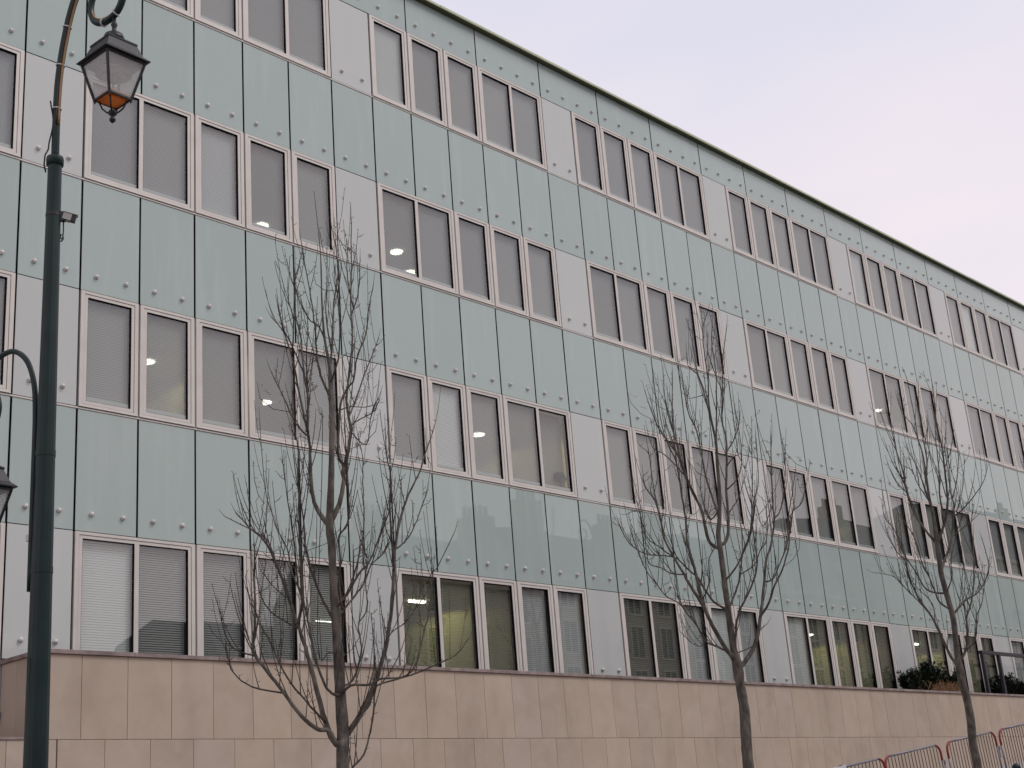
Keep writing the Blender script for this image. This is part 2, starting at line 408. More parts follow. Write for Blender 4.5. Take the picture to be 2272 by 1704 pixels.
# limbs of the three trees as x,y,z,radius in metres from each tree's foot (one tree per line; first entry is the trunk)
TREE_DATA = '''0,0,-0.15,0.098;0.01,-0,0.12,0.078;0.02,-0.01,2.34,0.068;0.05,-0,2.63,0.066;0.05,0.02,3.08,0.06;0.04,0.02,3.54,0.054;0.01,0.01,3.92,0.047;-0.02,-0.01,4.29,0.042;-0.04,-0.03,4.67,0.044;-0.05,-0.02,4.87,0.046;-0.01,-0.03,5.47,0.034;0.03,-0.02,6,0.03;0.05,-0,6.43,0.028;0.06,0.02,6.75,0.02;0.02,0.04,7.07,0.014;-0.01,0.03,7.49,0.01;-0.03,0,8.03,0.007;-0.06,-0.01,8.39,0.005;-0.09,0.01,8.89,0.003|0.04,-0,2.58,0.028;-0.03,0.01,2.58,0.024;-0.12,0.03,2.72,0.022;-0.22,0.08,2.74,0.02;-0.36,0.16,2.88,0.018;-0.51,0.25,3.12,0.016;-0.66,0.34,3.36,0.015;-0.76,0.39,3.51,0.013;-0.79,0.39,3.59,0.012;-0.79,0.36,3.74,0.011;-0.79,0.33,4.01,0.009;-0.81,0.32,4.29,0.008;-0.82,0.3,4.53,0.007;-0.83,0.28,4.67,0.006|-0.03,0.01,2.58,0.031;-0.01,0.16,2.73,0.026;-0.03,0.3,3.13,0.023;-0.02,0.41,3.45,0.021;-0.02,0.52,3.71,0.018;-0.04,0.64,4.01,0.016;-0.08,0.77,4.39,0.014;-0.09,0.88,4.63,0.012;-0.14,1.02,4.91,0.01;-0.21,1.16,5.06,0.008;-0.3,1.33,5.28,0.006|-0.03,0.6,3.91,0.017;-0.09,0.43,4.17,0.014;-0.17,0.34,4.54,0.012;-0.24,0.26,4.91,0.01;-0.31,0.17,5.18,0.009;-0.37,0.1,5.45,0.007;-0.42,0.02,5.7,0.006;-0.51,-0.03,5.95,0.005|-0.09,0.88,4.63,0.01;-0.05,1.08,4.93,0.007;-0.08,1.27,5.07,0.006;-0.27,1.58,5.29,0.004|-0.01,0.18,2.8,0.011;-0.26,0.22,3.05,0.009;-0.45,0.26,3.27,0.008;-0.58,0.26,3.48,0.007;-0.68,0.24,3.64,0.007;-0.8,0.24,3.81,0.006;-0.88,0.22,3.97,0.005;-0.92,0.16,4.16,0.005|0.05,-0,2.63,0.031;0.21,-0.04,2.82,0.027;0.35,-0.09,3.06,0.025;0.46,-0.12,3.3,0.022;0.56,-0.14,3.54,0.02;0.64,-0.14,3.83,0.018;0.7,-0.14,4.13,0.017;0.75,-0.13,4.43,0.015;0.8,-0.13,4.74,0.013;0.88,-0.15,5.05,0.012;0.96,-0.17,5.26,0.01;1.11,-0.24,5.57,0.008;1.2,-0.27,5.81,0.007;1.29,-0.3,6.04,0.005|0.75,-0.13,4.43,0.014;0.61,-0.28,4.69,0.011;0.51,-0.38,5.06,0.009;0.44,-0.49,5.42,0.007;0.34,-0.56,5.59,0.005;0.26,-0.64,5.88,0.004|0.79,-0.13,4.68,0.009;0.98,-0.08,4.79,0.007;1.13,-0.05,4.93,0.006;1.27,-0.03,5.14,0.005;1.42,-0.03,5.43,0.004|0.1,-0.01,2.69,0.012;0.16,-0.12,2.83,0.01;0.23,-0.23,2.96,0.009;0.27,-0.3,3.14,0.008;0.46,-0.51,3.21,0.008;0.55,-0.62,3.33,0.007;0.61,-0.71,3.65,0.006;0.65,-0.78,3.92,0.006;0.67,-0.83,4.26,0.005;0.7,-0.89,4.34,0.004;0.83,-1.03,4.68,0.004|0.02,-0.01,2.34,0.012;0.08,-0.02,2.29,0.01;0.13,-0.03,2.34,0.01;0.24,-0.09,2.47,0.009;0.32,-0.12,2.7,0.008;0.37,-0.13,2.92,0.008;0.4,-0.13,3.16,0.007;0.46,-0.15,3.29,0.006;0.51,-0.17,3.54,0.006;0.59,-0.21,3.72,0.005;0.72,-0.3,3.83,0.005;0.84,-0.38,4,0.004;0.97,-0.46,4.21,0.004|0.05,0.02,3.08,0.015;0.04,-0.17,3.16,0.012;0.1,-0.38,3.14,0.011;0.12,-0.53,3.18,0.009;0.21,-0.73,3.17,0.008;0.27,-0.91,3.19,0.007;0.42,-1.15,3.28,0.006;0.47,-1.31,3.33,0.005;0.52,-1.46,3.48,0.004|0.05,0.02,3.16,0.012;0.21,0.03,3.23,0.01;0.31,0.04,3.35,0.009;0.4,0.06,3.6,0.008;0.42,0.12,3.81,0.007;0.48,0.16,3.91,0.006;0.58,0.15,4.05,0.006;0.62,0.2,4.38,0.005;0.68,0.22,4.69,0.004|0.05,0.02,3.08,0.017;-0.12,-0.05,3.09,0.013;-0.27,-0.09,3.21,0.012;-0.4,-0.12,3.5,0.01;-0.5,-0.17,3.77,0.008;-0.6,-0.22,4.03,0.007;-0.66,-0.28,4.26,0.006;-0.69,-0.38,4.5,0.005|0.01,0.02,3.85,0.014;-0.04,0.14,4.09,0.012;-0.1,0.24,4.41,0.01;-0.12,0.32,4.73,0.009;-0.11,0.35,5.02,0.007;-0.11,0.4,5.29,0.006;-0.1,0.44,5.46,0.005|0,0.01,3.98,0.014;0.04,-0.17,4.12,0.011;0.07,-0.32,4.3,0.01;0.11,-0.45,4.41,0.008;0.13,-0.56,4.58,0.007;0.13,-0.65,4.7,0.006;0.16,-0.76,4.93,0.005;0.14,-0.83,5.18,0.004|0.01,0.02,3.85,0.012;0.27,0.04,4.11,0.01;0.46,0.05,4.3,0.009;0.61,0.09,4.52,0.007;0.79,0.08,4.67,0.006;0.93,0.1,4.84,0.005;1.04,0.15,5.02,0.004|0.14,0.03,3.98,0.013;0.05,-0.01,4.2,0.011;0.03,-0.08,4.48,0.01;-0.01,-0.12,4.74,0.009;0.03,-0.22,4.86,0.008;0.01,-0.28,5.12,0.007;-0.02,-0.31,5.4,0.007;-0.04,-0.36,5.7,0.006|-0.05,-0.02,4.87,0.027;-0.01,0.14,5,0.023;-0,0.27,5.17,0.02;0.03,0.36,5.36,0.018;0.08,0.44,5.71,0.016;0.14,0.51,5.95,0.014;0.15,0.6,6.29,0.012;0.14,0.71,6.75,0.01;0.15,0.8,7.11,0.009;0.12,0.92,7.48,0.007;0.13,1.02,7.83,0.005|0.14,0.54,6.06,0.01;-0.12,0.37,6.08,0.008;-0.32,0.26,6.18,0.006;-0.51,0.17,6.37,0.005;-0.71,0.1,6.56,0.004|0.14,0.55,6.12,0.014;0.2,0.59,6.51,0.011;0.2,0.65,6.85,0.01;0.21,0.7,7.31,0.008;0.19,0.77,7.67,0.007;0.22,0.8,8.1,0.006;0.28,0.79,8.32,0.004|0.2,0.65,6.85,0.008;0.08,0.68,7.15,0.007;-0,0.7,7.31,0.006;-0.08,0.72,7.41,0.005;-0.18,0.76,7.53,0.004|0.2,0.59,6.51,0.008;0.29,0.71,7.11,0.006;0.39,0.79,7.49,0.005;0.45,0.87,7.78,0.004|0.15,0.8,7.11,0.008;0.03,0.61,7.47,0.006;-0.11,0.51,7.67,0.005;-0.21,0.39,7.77,0.004|-0.04,0,4.89,0.027;0.1,-0.01,5.14,0.023;0.18,-0.01,5.4,0.02;0.21,0.03,5.55,0.018;0.29,0.03,5.77,0.016;0.35,0.04,6.03,0.014;0.35,0.09,6.4,0.012;0.41,0.1,6.73,0.011;0.48,0.09,7.18,0.009;0.5,0.12,7.64,0.007;0.55,0.14,8.11,0.006;0.59,0.15,8.82,0.004|0.24,0.03,5.62,0.016;0.14,0.02,5.7,0.013;0.12,-0.03,6.01,0.012;0.12,-0.09,6.31,0.01;0.16,-0.18,6.46,0.009;0.18,-0.25,6.53,0.008;0.19,-0.31,6.78,0.007;0.25,-0.41,7.04,0.006;0.25,-0.46,7.28,0.005;0.28,-0.54,7.61,0.004|0.35,0.06,6.21,0.011;0.52,0.15,6.41,0.009;0.69,0.18,6.75,0.007;0.86,0.2,7.07,0.006;1.01,0.22,7.36,0.004|0.05,-0.01,6.36,0.014;-0.06,0.01,6.55,0.011;-0.13,0,6.81,0.009;-0.17,-0.03,7.11,0.008;-0.21,-0.04,7.38,0.006;-0.28,-0.04,7.79,0.005;-0.34,-0.03,8.17,0.004|0.06,0.01,6.7,0.012;0.17,0.07,7.22,0.01;0.24,0.12,7.58,0.008;0.33,0.14,7.94,0.007;0.38,0.19,8.25,0.005;0.39,0.26,8.58,0.004|0.05,0.01,6.53,0.01;0.01,-0.2,6.78,0.008;-0.06,-0.32,7.15,0.006;-0.14,-0.41,7.42,0.005;-0.18,-0.52,7.65,0.004|0.49,0.11,7.49,0.008;0.66,0.17,7.81,0.007;0.76,0.23,8.15,0.005;0.83,0.29,8.38,0.004|0.55,0.13,7.59,0.007;0.44,0.09,7.93,0.005;0.39,0.03,8.21,0.004;0.32,-0,8.27,0.003|0.35,0.04,6.09,0.007;0.48,0.07,6.18,0.006;0.68,0,6.31,0.005;0.78,0.01,6.48,0.004|0.35,0.04,6.03,0.006;0.41,-0.15,5.83,0.005;0.42,-0.25,6.17,0.004;0.44,-0.36,6.34,0.003|0.12,-0.07,6.21,0.006;0.3,-0.04,6.29,0.005;0.49,-0.06,6.31,0.004;0.65,-0.07,6.37,0.003|0.02,0.04,7.07,0.008;-0.09,0.01,7.19,0.006;-0.22,0.03,7.27,0.005;-0.35,0.06,7.55,0.004;-0.39,0.03,7.68,0.003|0.11,0.04,6.95,0.008;0.12,0.12,7.38,0.006;0.17,0.14,7.88,0.004;0.21,0.17,8.31,0.003|0.04,0.02,3.54,0.006;-0.14,-0.04,3.51,0.005;-0.3,-0.07,3.61,0.004;-0.28,-0.23,5.82,0.003;-0.36,-0.3,6.01,0.003|-0.51,0.25,3.12,0.008;-0.68,0.56,3.22,0.007;-0.77,0.75,3.38,0.006;-0.77,0.87,3.58,0.005;-0.74,0.94,3.72,0.004|-0.76,0.39,3.51,0.007;-1.02,0.39,3.57,0.006;-1.17,0.34,3.72,0.004;-1.27,0.27,3.92,0.004|-0.03,0.58,3.86,0.009;-0.11,0.74,3.97,0.007;-0.2,0.9,4.12,0.006;-0.25,1,4.36,0.005;-0.24,1.05,4.67,0.004|-0.06,0.7,4.2,0.006;-0.37,0.54,4.27,0.004;-0.62,0.43,4.4,0.003|-0.09,0.43,4.17,0.01;-0.04,0.66,4.49,0.008;0.01,0.81,4.8,0.007;0.01,0.99,5.08,0.006;0.03,1.14,5.37,0.005;0.06,1.27,5.66,0.004;0.1,1.39,6.49,0.003|-0.06,0.54,4.33,0.009;-0.12,0.51,4.77,0.007;-0.18,0.49,5.06,0.005;-0.24,0.48,5.39,0.004;-0.29,0.47,5.75,0.003|0.67,0.21,4.64,0.009;0.7,0.29,4.77,0.007;0.75,0.33,5.13,0.006;0.79,0.37,5.57,0.005;0.83,0.4,5.87,0.004;0.82,0.46,6.17,0.003
0,0,-0.15,0.113;0,-0,0.12,0.089;0.01,-0.01,1.56,0.078;0.04,-0.01,1.96,0.076;0.07,-0.02,2.36,0.071;0.06,-0.01,2.7,0.069;0.04,-0.02,2.96,0.073;-0.01,-0.02,3.22,0.049;-0.04,-0.03,3.56,0.045;-0.04,-0.03,3.87,0.041;-0.03,-0.02,4.12,0.043;0,-0,4.51,0.04;0.02,0.02,4.77,0.038;0.04,0.03,4.93,0.036;0.06,-0.01,5.14,0.032;0.06,-0.07,5.56,0.028;0.05,-0.1,5.99,0.023;0.04,-0.13,6.31,0.019;0.01,-0.1,6.74,0.014;-0,-0.05,7.11,0.011;-0.01,0.01,7.4,0.009;0.01,0.04,7.76,0.007;0.01,0.07,8.12,0.004;-0.01,0.1,8.35,0.003|0.02,-0.02,3.04,0.035;-0.15,0,3.19,0.029;-0.29,0.04,3.42,0.026;-0.41,0.07,3.66,0.023;-0.51,0.09,3.86,0.021;-0.64,0.14,4.08,0.019;-0.74,0.17,4.27,0.016;-0.86,0.22,4.51,0.014;-0.98,0.27,4.78,0.012;-1.04,0.25,4.99,0.011;-1.12,0.25,5.31,0.009;-1.24,0.31,5.52,0.007;-1.3,0.29,5.7,0.005|-0.41,0.07,3.66,0.024;-0.32,0.2,3.93,0.021;-0.26,0.29,4.27,0.019;-0.2,0.39,4.61,0.017;-0.15,0.47,4.88,0.015;-0.07,0.51,5.24,0.013;-0.01,0.57,5.7,0.012;0.04,0.63,6.16,0.01;0.11,0.67,6.64,0.009;0.19,0.69,7.12,0.007;0.28,0.68,7.7,0.006|-0.04,-0.03,3.77,0.017;-0.18,0.1,3.9,0.015;-0.27,0.18,4.1,0.013;-0.34,0.21,4.25,0.012;-0.43,0.3,4.38,0.011;-0.53,0.41,4.56,0.009;-0.66,0.54,4.62,0.008;-0.82,0.75,4.67,0.007;-0.96,0.91,4.83,0.006;-1.04,0.97,5.02,0.005;-1.08,0.99,5.14,0.004|0.02,0.01,4.68,0.025;-0.03,0.17,4.84,0.021;-0.02,0.23,5.29,0.018;-0.04,0.33,5.57,0.016;-0.07,0.42,5.88,0.014;-0.07,0.49,6.16,0.012;-0.11,0.61,6.43,0.01;-0.16,0.73,6.66,0.008;-0.18,0.81,6.93,0.006;-0.19,0.88,7.22,0.004|-0.03,0.29,5.48,0.015;-0.27,0.24,5.74,0.011;-0.45,0.2,6.03,0.009;-0.6,0.14,6.28,0.007;-0.75,0.11,6.69,0.006;-0.88,0.06,6.98,0.004|0.04,-0.02,2.91,0.033;0.24,-0.12,3.13,0.028;0.38,-0.18,3.36,0.025;0.49,-0.2,3.63,0.022;0.58,-0.22,3.88,0.02;0.68,-0.24,4.2,0.017;0.77,-0.27,4.53,0.015;0.89,-0.32,4.79,0.013;0.98,-0.36,5.11,0.011;1.05,-0.35,5.51,0.009;1.12,-0.36,5.97,0.007;1.2,-0.38,6.52,0.006|0.5,-0.2,3.67,0.017;0.47,-0.4,3.84,0.014;0.45,-0.55,4.07,0.012;0.46,-0.72,4.29,0.01;0.46,-0.87,4.59,0.009;0.42,-0.95,4.82,0.008;0.39,-1.06,5.06,0.006;0.4,-1.21,5.14,0.005;0.38,-1.3,5.28,0.004|0.68,-0.24,4.2,0.013;0.85,-0.29,4.25,0.01;0.99,-0.36,4.49,0.009;1.14,-0.44,4.79,0.008;1.24,-0.46,5.18,0.006;1.36,-0.53,5.62,0.005;1.46,-0.57,5.94,0.004|0.01,-0.02,3.09,0.018;-0.05,-0.12,3.45,0.016;-0.07,-0.23,3.71,0.014;-0.06,-0.37,3.88,0.012;-0.03,-0.53,4.14,0.011;-0.04,-0.63,4.38,0.01;-0.1,-0.66,4.68,0.008;-0.14,-0.71,5.08,0.007;-0.15,-0.79,5.48,0.006;-0.16,-0.87,5.99,0.005;-0.2,-0.91,6.12,0.004|-0.04,-0.03,3.77,0.015;0.15,-0.07,4.04,0.013;0.28,-0.1,4.3,0.011;0.39,-0.12,4.63,0.01;0.54,-0.2,4.95,0.009;0.66,-0.24,5.38,0.008;0.79,-0.3,5.71,0.006;0.87,-0.29,6.17,0.005;0.94,-0.27,6.53,0.004|-0.02,-0.01,4.19,0.013;-0.05,-0.26,4.35,0.011;-0.04,-0.47,4.62,0.009;-0.07,-0.61,4.8,0.008;-0.09,-0.76,5.18,0.006;-0.14,-0.86,4.82,0.005;-0.11,-1.06,5.11,0.004|0.02,0.02,4.73,0.025;0.14,-0.04,4.83,0.021;0.21,-0.07,5.15,0.018;0.26,-0.06,5.59,0.016;0.32,-0.09,6.03,0.014;0.37,-0.1,6.37,0.012;0.39,-0.06,6.72,0.01;0.45,-0.09,7.18,0.008;0.53,-0.14,7.76,0.006;0.62,-0.23,8.3,0.004|0.06,-0.07,5.56,0.015;-0.04,-0.18,6.18,0.011;-0.1,-0.3,6.69,0.009;-0.15,-0.41,7.21,0.007;-0.23,-0.46,7.67,0.006;-0.28,-0.54,7.99,0.004|0.06,-0.01,5.14,0.015;0.1,0.15,5.73,0.012;0.16,0.23,6.13,0.01;0.21,0.31,6.61,0.009;0.22,0.43,6.94,0.007;0.27,0.49,7.4,0.006;0.32,0.54,7.74,0.004|0.03,-0.12,6.45,0.013;-0.15,-0.22,6.81,0.01;-0.27,-0.34,7.21,0.008;-0.39,-0.41,7.61,0.006;-0.48,-0.5,7.9,0.005;-0.52,-0.66,8.11,0.003|0.35,-0.1,6.2,0.01;0.63,-0.09,6.46,0.007;0.83,-0.07,6.72,0.006;0.97,-0.01,6.95,0.004|0.31,-0.09,5.96,0.008;0.22,-0.36,6.06,0.005;0.12,-0.52,5.79,0.004;0.03,-0.65,5.9,0.003|-0.12,-0,3.17,0.014;-0.14,0.21,3.29,0.012;-0.15,0.35,3.37,0.011;-0.15,0.47,3.61,0.01;-0.16,0.59,3.78,0.009;-0.18,0.73,3.99,0.008;-0.23,0.91,4.12,0.007;-0.25,1.03,4.31,0.007;-0.27,1.17,4.51,0.006;-0.29,1.29,4.83,0.005;-0.29,1.38,5.18,0.004|-0.15,0.35,3.37,0.007;-0.3,0.33,3.29,0.005;-0.46,0.38,3.34,0.004;-0.62,0.44,3.5,0.003|-0.74,0.17,4.27,0.01;-0.76,0.38,4.32,0.008;-0.78,0.55,4.44,0.007;-0.81,0.72,4.53,0.006;-0.77,0.77,4.84,0.005;-0.72,0.81,5.27,0.004;-0.71,0.91,5.79,0.003|-0.86,0.22,4.51,0.009;-1.01,0.34,4.67,0.007;-1.15,0.47,4.85,0.005;-1.21,0.5,5.21,0.004;-1.34,0.64,5.18,0.003|-1.06,0.25,5.04,0.009;-1.03,0.33,5.62,0.006;-1,0.37,6.06,0.005;-1.01,0.47,6.19,0.003|-0.07,0.42,5.88,0.01;-0.33,0.56,6.2,0.007;-0.51,0.64,6.31,0.005;-0.62,0.63,6.58,0.003|0.04,0.63,6.16,0.01;0.06,0.82,6.67,0.007;0.11,0.9,7.16,0.005;0.16,0.96,7.33,0.003|0.11,0.67,6.64,0.009;-0.08,0.63,7.06,0.005;-0.17,0.53,7.52,0.003|0.06,0.02,5.24,0.011;0.23,0.29,5.22,0.008;0.36,0.47,5.72,0.006;0.58,0.5,6.44,0.005;0.69,0.65,7.12,0.003|0.26,-0.06,5.59,0.01;0.25,-0.32,5.75,0.007;0.2,-0.46,6.14,0.005;0.1,-0.5,6.78,0.003|0.22,-0.07,5.22,0.008;0.51,-0.1,5.5,0.005;0.72,-0.13,5.86,0.003|-0.32,0.2,3.93,0.009;-0.3,0.05,4.18,0.007;-0.33,0,4.48,0.006;-0.3,-0.13,4.71,0.005;-0.36,-0.12,5.12,0.004;-0.32,-0.24,5.22,0.003|0,-0.04,3.15,0.008;0.21,-0.18,3.23,0.005;0.33,-0.24,3.37,0.003|0.28,-0.1,4.3,0.008;0.34,-0.33,4.41,0.007;0.35,-0.45,4.6,0.006;0.37,-0.58,4.75,0.005;0.36,-0.65,5.15,0.004;0.32,-0.68,5.29,0.003|0.42,-0.19,3.45,0.005;0.69,-0.21,3.6,0.003|-0.01,0.01,7.4,0.007;-0.25,0,7.49,0.004;-0.38,-0.09,7.66,0.003|-0,-0.06,7.05,0.005;0.13,0.34,7.13,0.003;0.31,0.49,7.37,0.003|0.4,-0.06,6.8,0.007;0.24,-0.28,7.18,0.005;0.1,-0.39,7.3,0.003|1,-0.36,5.17,0.01;1.15,-0.42,5.36,0.007;1.29,-0.5,5.96,0.005;1.35,-0.48,6.47,0.003
0,0,-0.15,0.112;0.01,-0.01,0.12,0.089;0.02,-0.04,0.74,0.078;0.04,-0.02,1.18,0.076;0.07,-0.04,1.54,0.072;0.07,-0.04,1.93,0.069;0.03,-0.03,2.15,0.068;-0,-0.04,2.43,0.073;-0.03,-0.05,2.67,0.055;-0.02,-0.07,3.02,0.052;0,-0.08,3.35,0.051;0.02,-0.04,3.69,0.05;0.04,0,3.97,0.049;0.04,0.02,4.21,0.047;0.04,0.01,4.43,0.045;0.02,-0.01,4.79,0.041;-0,-0.04,5.2,0.032;-0.03,-0.04,5.62,0.025;-0.03,-0.05,5.94,0.02;-0.01,-0.05,6.25,0.017;0.02,-0.03,6.52,0.014;0.03,0.01,6.78,0.012;0.05,0.01,7.19,0.009;0.04,0.02,7.71,0.007;0.01,0.01,7.95,0.006;-0.04,0.04,8.22,0.004|-0.01,-0.04,2.47,0.026;-0.12,0.05,2.72,0.022;-0.19,0.1,3.03,0.02;-0.26,0.14,3.26,0.018;-0.33,0.21,3.49,0.016;-0.42,0.31,3.77,0.014;-0.48,0.36,4,0.012;-0.53,0.38,4.29,0.011;-0.56,0.38,4.63,0.009;-0.64,0.46,5.05,0.007;-0.72,0.56,5.27,0.006;-0.75,0.56,5.5,0.005|-0.01,-0.04,2.55,0.024;0.15,-0.14,2.79,0.02;0.26,-0.18,3.1,0.018;0.34,-0.18,3.38,0.015;0.45,-0.25,3.62,0.013;0.55,-0.31,3.91,0.011;0.63,-0.34,4.23,0.01;0.72,-0.39,4.74,0.008;0.78,-0.38,5.1,0.006;0.88,-0.45,5.45,0.005|0.15,-0.14,2.79,0.012;0.12,-0.34,2.89,0.01;0.07,-0.46,3.14,0.009;0.01,-0.53,3.34,0.007;-0,-0.67,3.54,0.006;-0.03,-0.78,3.83,0.005;-0.02,-0.97,4.2,0.004|0.01,-0.07,3.41,0.022;0.23,-0.16,3.6,0.017;0.39,-0.23,3.71,0.014;0.57,-0.35,3.81,0.011;0.73,-0.46,4.01,0.009;0.87,-0.54,4.29,0.007;0.94,-0.47,4.86,0.005|0.01,-0.06,3.52,0.018;-0.19,0.03,3.65,0.014;-0.31,0.03,3.84,0.012;-0.42,0.04,4.1,0.01;-0.54,0.07,4.35,0.009;-0.63,0.06,4.7,0.007;-0.74,0.1,4.96,0.006;-0.87,0.2,5.26,0.004|0.03,-0.02,3.83,0.018;-0.01,0.18,3.87,0.015;-0.04,0.34,3.98,0.013;-0.04,0.44,4.23,0.011;-0.05,0.55,4.48,0.01;-0.04,0.6,4.54,0.008;-0.09,0.77,4.75,0.007;-0.1,0.88,5.1,0.006;-0.09,0.91,5.32,0.005|-0.33,0.21,3.49,0.011;-0.45,0.32,3.72,0.009;-0.54,0.4,3.86,0.008;-0.64,0.51,4.06,0.006;-0.72,0.59,4.19,0.005;-0.82,0.72,4.25,0.004;-0.94,0.88,4.3,0.003|0.04,0.02,4.24,0.027;0.25,-0.01,4.49,0.021;0.44,-0.1,4.82,0.018;0.59,-0.14,5.24,0.015;0.71,-0.15,5.54,0.012;0.8,-0.09,5.88,0.01;0.92,-0.1,6.37,0.007;1.01,-0.07,6.76,0.005|0.03,-0.01,4.73,0.025;0.06,-0.28,5.27,0.02;0.03,-0.38,5.71,0.017;-0.01,-0.43,6.16,0.014;-0.06,-0.47,6.5,0.011;-0.11,-0.48,6.96,0.009;-0.15,-0.53,7.35,0.007;-0.19,-0.56,7.6,0.005|0.03,-0.01,4.73,0.023;0,0.25,5.21,0.018;0.02,0.36,5.52,0.015;0.05,0.43,5.92,0.013;0.1,0.46,6.27,0.011;0.12,0.53,6.68,0.009;0.16,0.57,7.04,0.007;0.18,0.62,7.55,0.005|-0.02,-0.04,5.41,0.014;-0.33,-0.11,5.84,0.01;-0.56,-0.16,6.08,0.007;-0.79,-0.17,6.34,0.005;-0.99,-0.2,6.42,0.003|-0.03,-0.05,5.99,0.016;0.17,-0.03,6.4,0.011;0.3,0.04,6.92,0.008;0.42,0.08,7.32,0.006;0.56,0.06,7.97,0.004|0.04,-0.19,5.09,0.016;-0.15,-0.32,5.7,0.012;-0.28,-0.44,6,0.009;-0.41,-0.53,6.43,0.007;-0.52,-0.64,6.81,0.005;-0.58,-0.81,7.41,0.003|-0.01,-0.42,6.08,0.009;0.24,-0.47,6.4,0.006;0.43,-0.54,6.87,0.003|0.61,-0.14,5.29,0.013;0.51,-0.47,5.42,0.009;0.47,-0.78,5.65,0.007;0.39,-0.96,5.79,0.005;0.31,-1.12,6.02,0.003|0.74,-0.13,5.65,0.01;0.89,-0.23,6.07,0.007;0.99,-0.28,6.46,0.005;1.05,-0.28,6.84,0.004|0.65,-0.14,5.39,0.01;0.54,-0.31,5.44,0.007;0.5,-0.51,5.86,0.005;0.43,-0.64,6.29,0.003|-0.12,-0.06,5.55,0.009;0.01,0.17,5.95,0.007;0.13,0.28,6.23,0.005;0.19,0.49,6.39,0.004|0.07,0.45,6.09,0.009;-0.18,0.48,6.33,0.006;-0.36,0.49,6.74,0.003|0.01,0.28,5.32,0.009;0.14,0.45,5.79,0.007;0.2,0.66,6.06,0.005;0.29,0.77,6.3,0.004|0.02,0.36,5.52,0.009;-0.23,0.3,5.92,0.006;-0.36,0.16,6.46,0.003|0.02,-0.02,6.61,0.01;0.05,0.09,7.09,0.007;0.04,0.24,7.35,0.005;0.06,0.31,7.74,0.004|-0.05,0.63,4.57,0.008;-0.29,0.52,4.82,0.005;-0.47,0.42,5.36,0.003|-0,-0.04,5.2,0.009;0.19,0.08,5.72,0.006;0.35,0.15,6.47,0.004|0.04,-0.34,5.56,0.009;-0.09,-0.35,5.93,0.006;-0.22,-0.28,6.52,0.005;-0.25,-0.38,6.94,0.003|0.47,-0.1,4.89,0.009;0.59,-0.2,5,0.007;0.73,-0.38,5.14,0.005;0.86,-0.55,5.3,0.003|0.03,-0.02,3.83,0.011;-0.16,-0.28,4.09,0.008;-0.34,-0.38,4.28,0.006;-0.47,-0.56,4.59,0.005;-0.54,-0.81,4.98,0.003|0.29,-0.18,3.19,0.01;0.4,-0.14,3.7,0.008;0.49,-0.14,4.05,0.006;0.59,-0.17,4.35,0.005;0.68,-0.19,4.89,0.003|-0.19,0.1,3.03,0.006;-0.41,-0.04,2.83,0.003;-0.55,-0.19,2.97,0.003|-0.27,0.15,3.3,0.009;-0.07,0.24,3.67,0.006;-0.02,0.5,4.01,0.005;0.07,0.66,4.23,0.003|0.15,-0.14,2.79,0.006;-0.29,-0.24,2.8,0.003|-0.03,-0.44,6.27,0.008;0.3,-0.43,6.8,0.005;0.54,-0.39,7.22,0.004'''

# ------------------------------------------------------------------ the street
def gz(x):
    """height of the street, which climbs to the right"""
    if x <= -3: return 0.0
    if x < 3: return 0.1*(x+3)**2/12
    if x < 60: return 0.1*x
    if x < 100: return 6.0 + 0.1*(x-60) - 0.1*(x-60)**2/80
    return 8.0
XS = [-600,-200,-80,-40,-20,-10,-6,-3] + [-3+i*0.5 for i in range(1,13)] + [6,10,15,20,25,30,40,50,60] + [60+4*i for i in range(1,11)] + [200,600]
def strip(name, y0, y1, dz, mat, kind='structure', xs=XS):
    mb = MB()
    vs = [(x,y,gz(x)+dz) for x in xs for y in (y0,y1)]
    mb.add(vs, [(2*i,2*i+2,2*i+3,2*i+1) for i in range(len(xs)-1)])
    return tag(mb.build(name, mat), kind=kind)
strip('ground', -600, 600, -0.16, X['ground'])
strip('road', -14.6, -7.0, -0.12, X['asphalt'])
strip('pavement', -6.86, -0.9, 0.0, X['paving'])
strip('pavement', -34.0, -14.74, 0.0, X['paving'])
for y0, y1 in ((-7.0,-6.86), (-14.74,-14.6)):
    mb = MB(); xs = [x for x in XS if -90 < x < 110]
    vs = [(x,y,gz(x)+z) for x in xs for y,z in ((y0,-0.2),(y0,0.004),(y1,0.004),(y1,-0.2))]
    fs = []
    for i in range(len(xs)-1):
        for k in range(3): fs.append((4*i+k+1, 4*i+k, 4*i+4+k, 4*i+5+k))
    tag(mb.add(vs, fs).build('kerb', X['kerb']), kind='structure')

# ------------------------------------------------------------------ office building
ZR, ZAT, ZAB, ZBT, ZBB, ZCT, ZCB, ZDT = 17.151, 16.308, 14.577, 12.849, 11.129, 9.391, 7.664, 5.935
ZDB = 4.21
U0, U1 = -12, 48
bld = empty('office_building', (0,0,ZDB))
tag(bld, 'long office building with pale green glass panels and bands of windows', 'building')
OFF = Vector((0,0,-ZDB))
def bput(name, me, x, z, parent=None):
    """child of the building (or of one of its parts) with its origin at facade position x, z"""
    if parent is None: return put(name, me, bld, (x, 0, z-ZDB))
    return put(name, me, parent, (x-parent.location.x, 0, z-ZDB-parent.location.z))
J = 0.0145
def panel_mesh(w, h, mat, jt=0.005, jb=0.005):
    return MB().slab(J, w-J, 0.0, 0.035, jb, h-jt, 0.004, side=1).mesh('panel', [mat, X['edge']])
bolt_me = MB().lathe([(0.035,0),(0.036,0.016),(0.033,0.030),(0.021,0.043),(0.006,0.047)], n=6).xform(Matrix.Rotation(math.radians(90),4,'X')).mesh('bolt', X['bolt'])
rest = MB(); n_bolts = 0
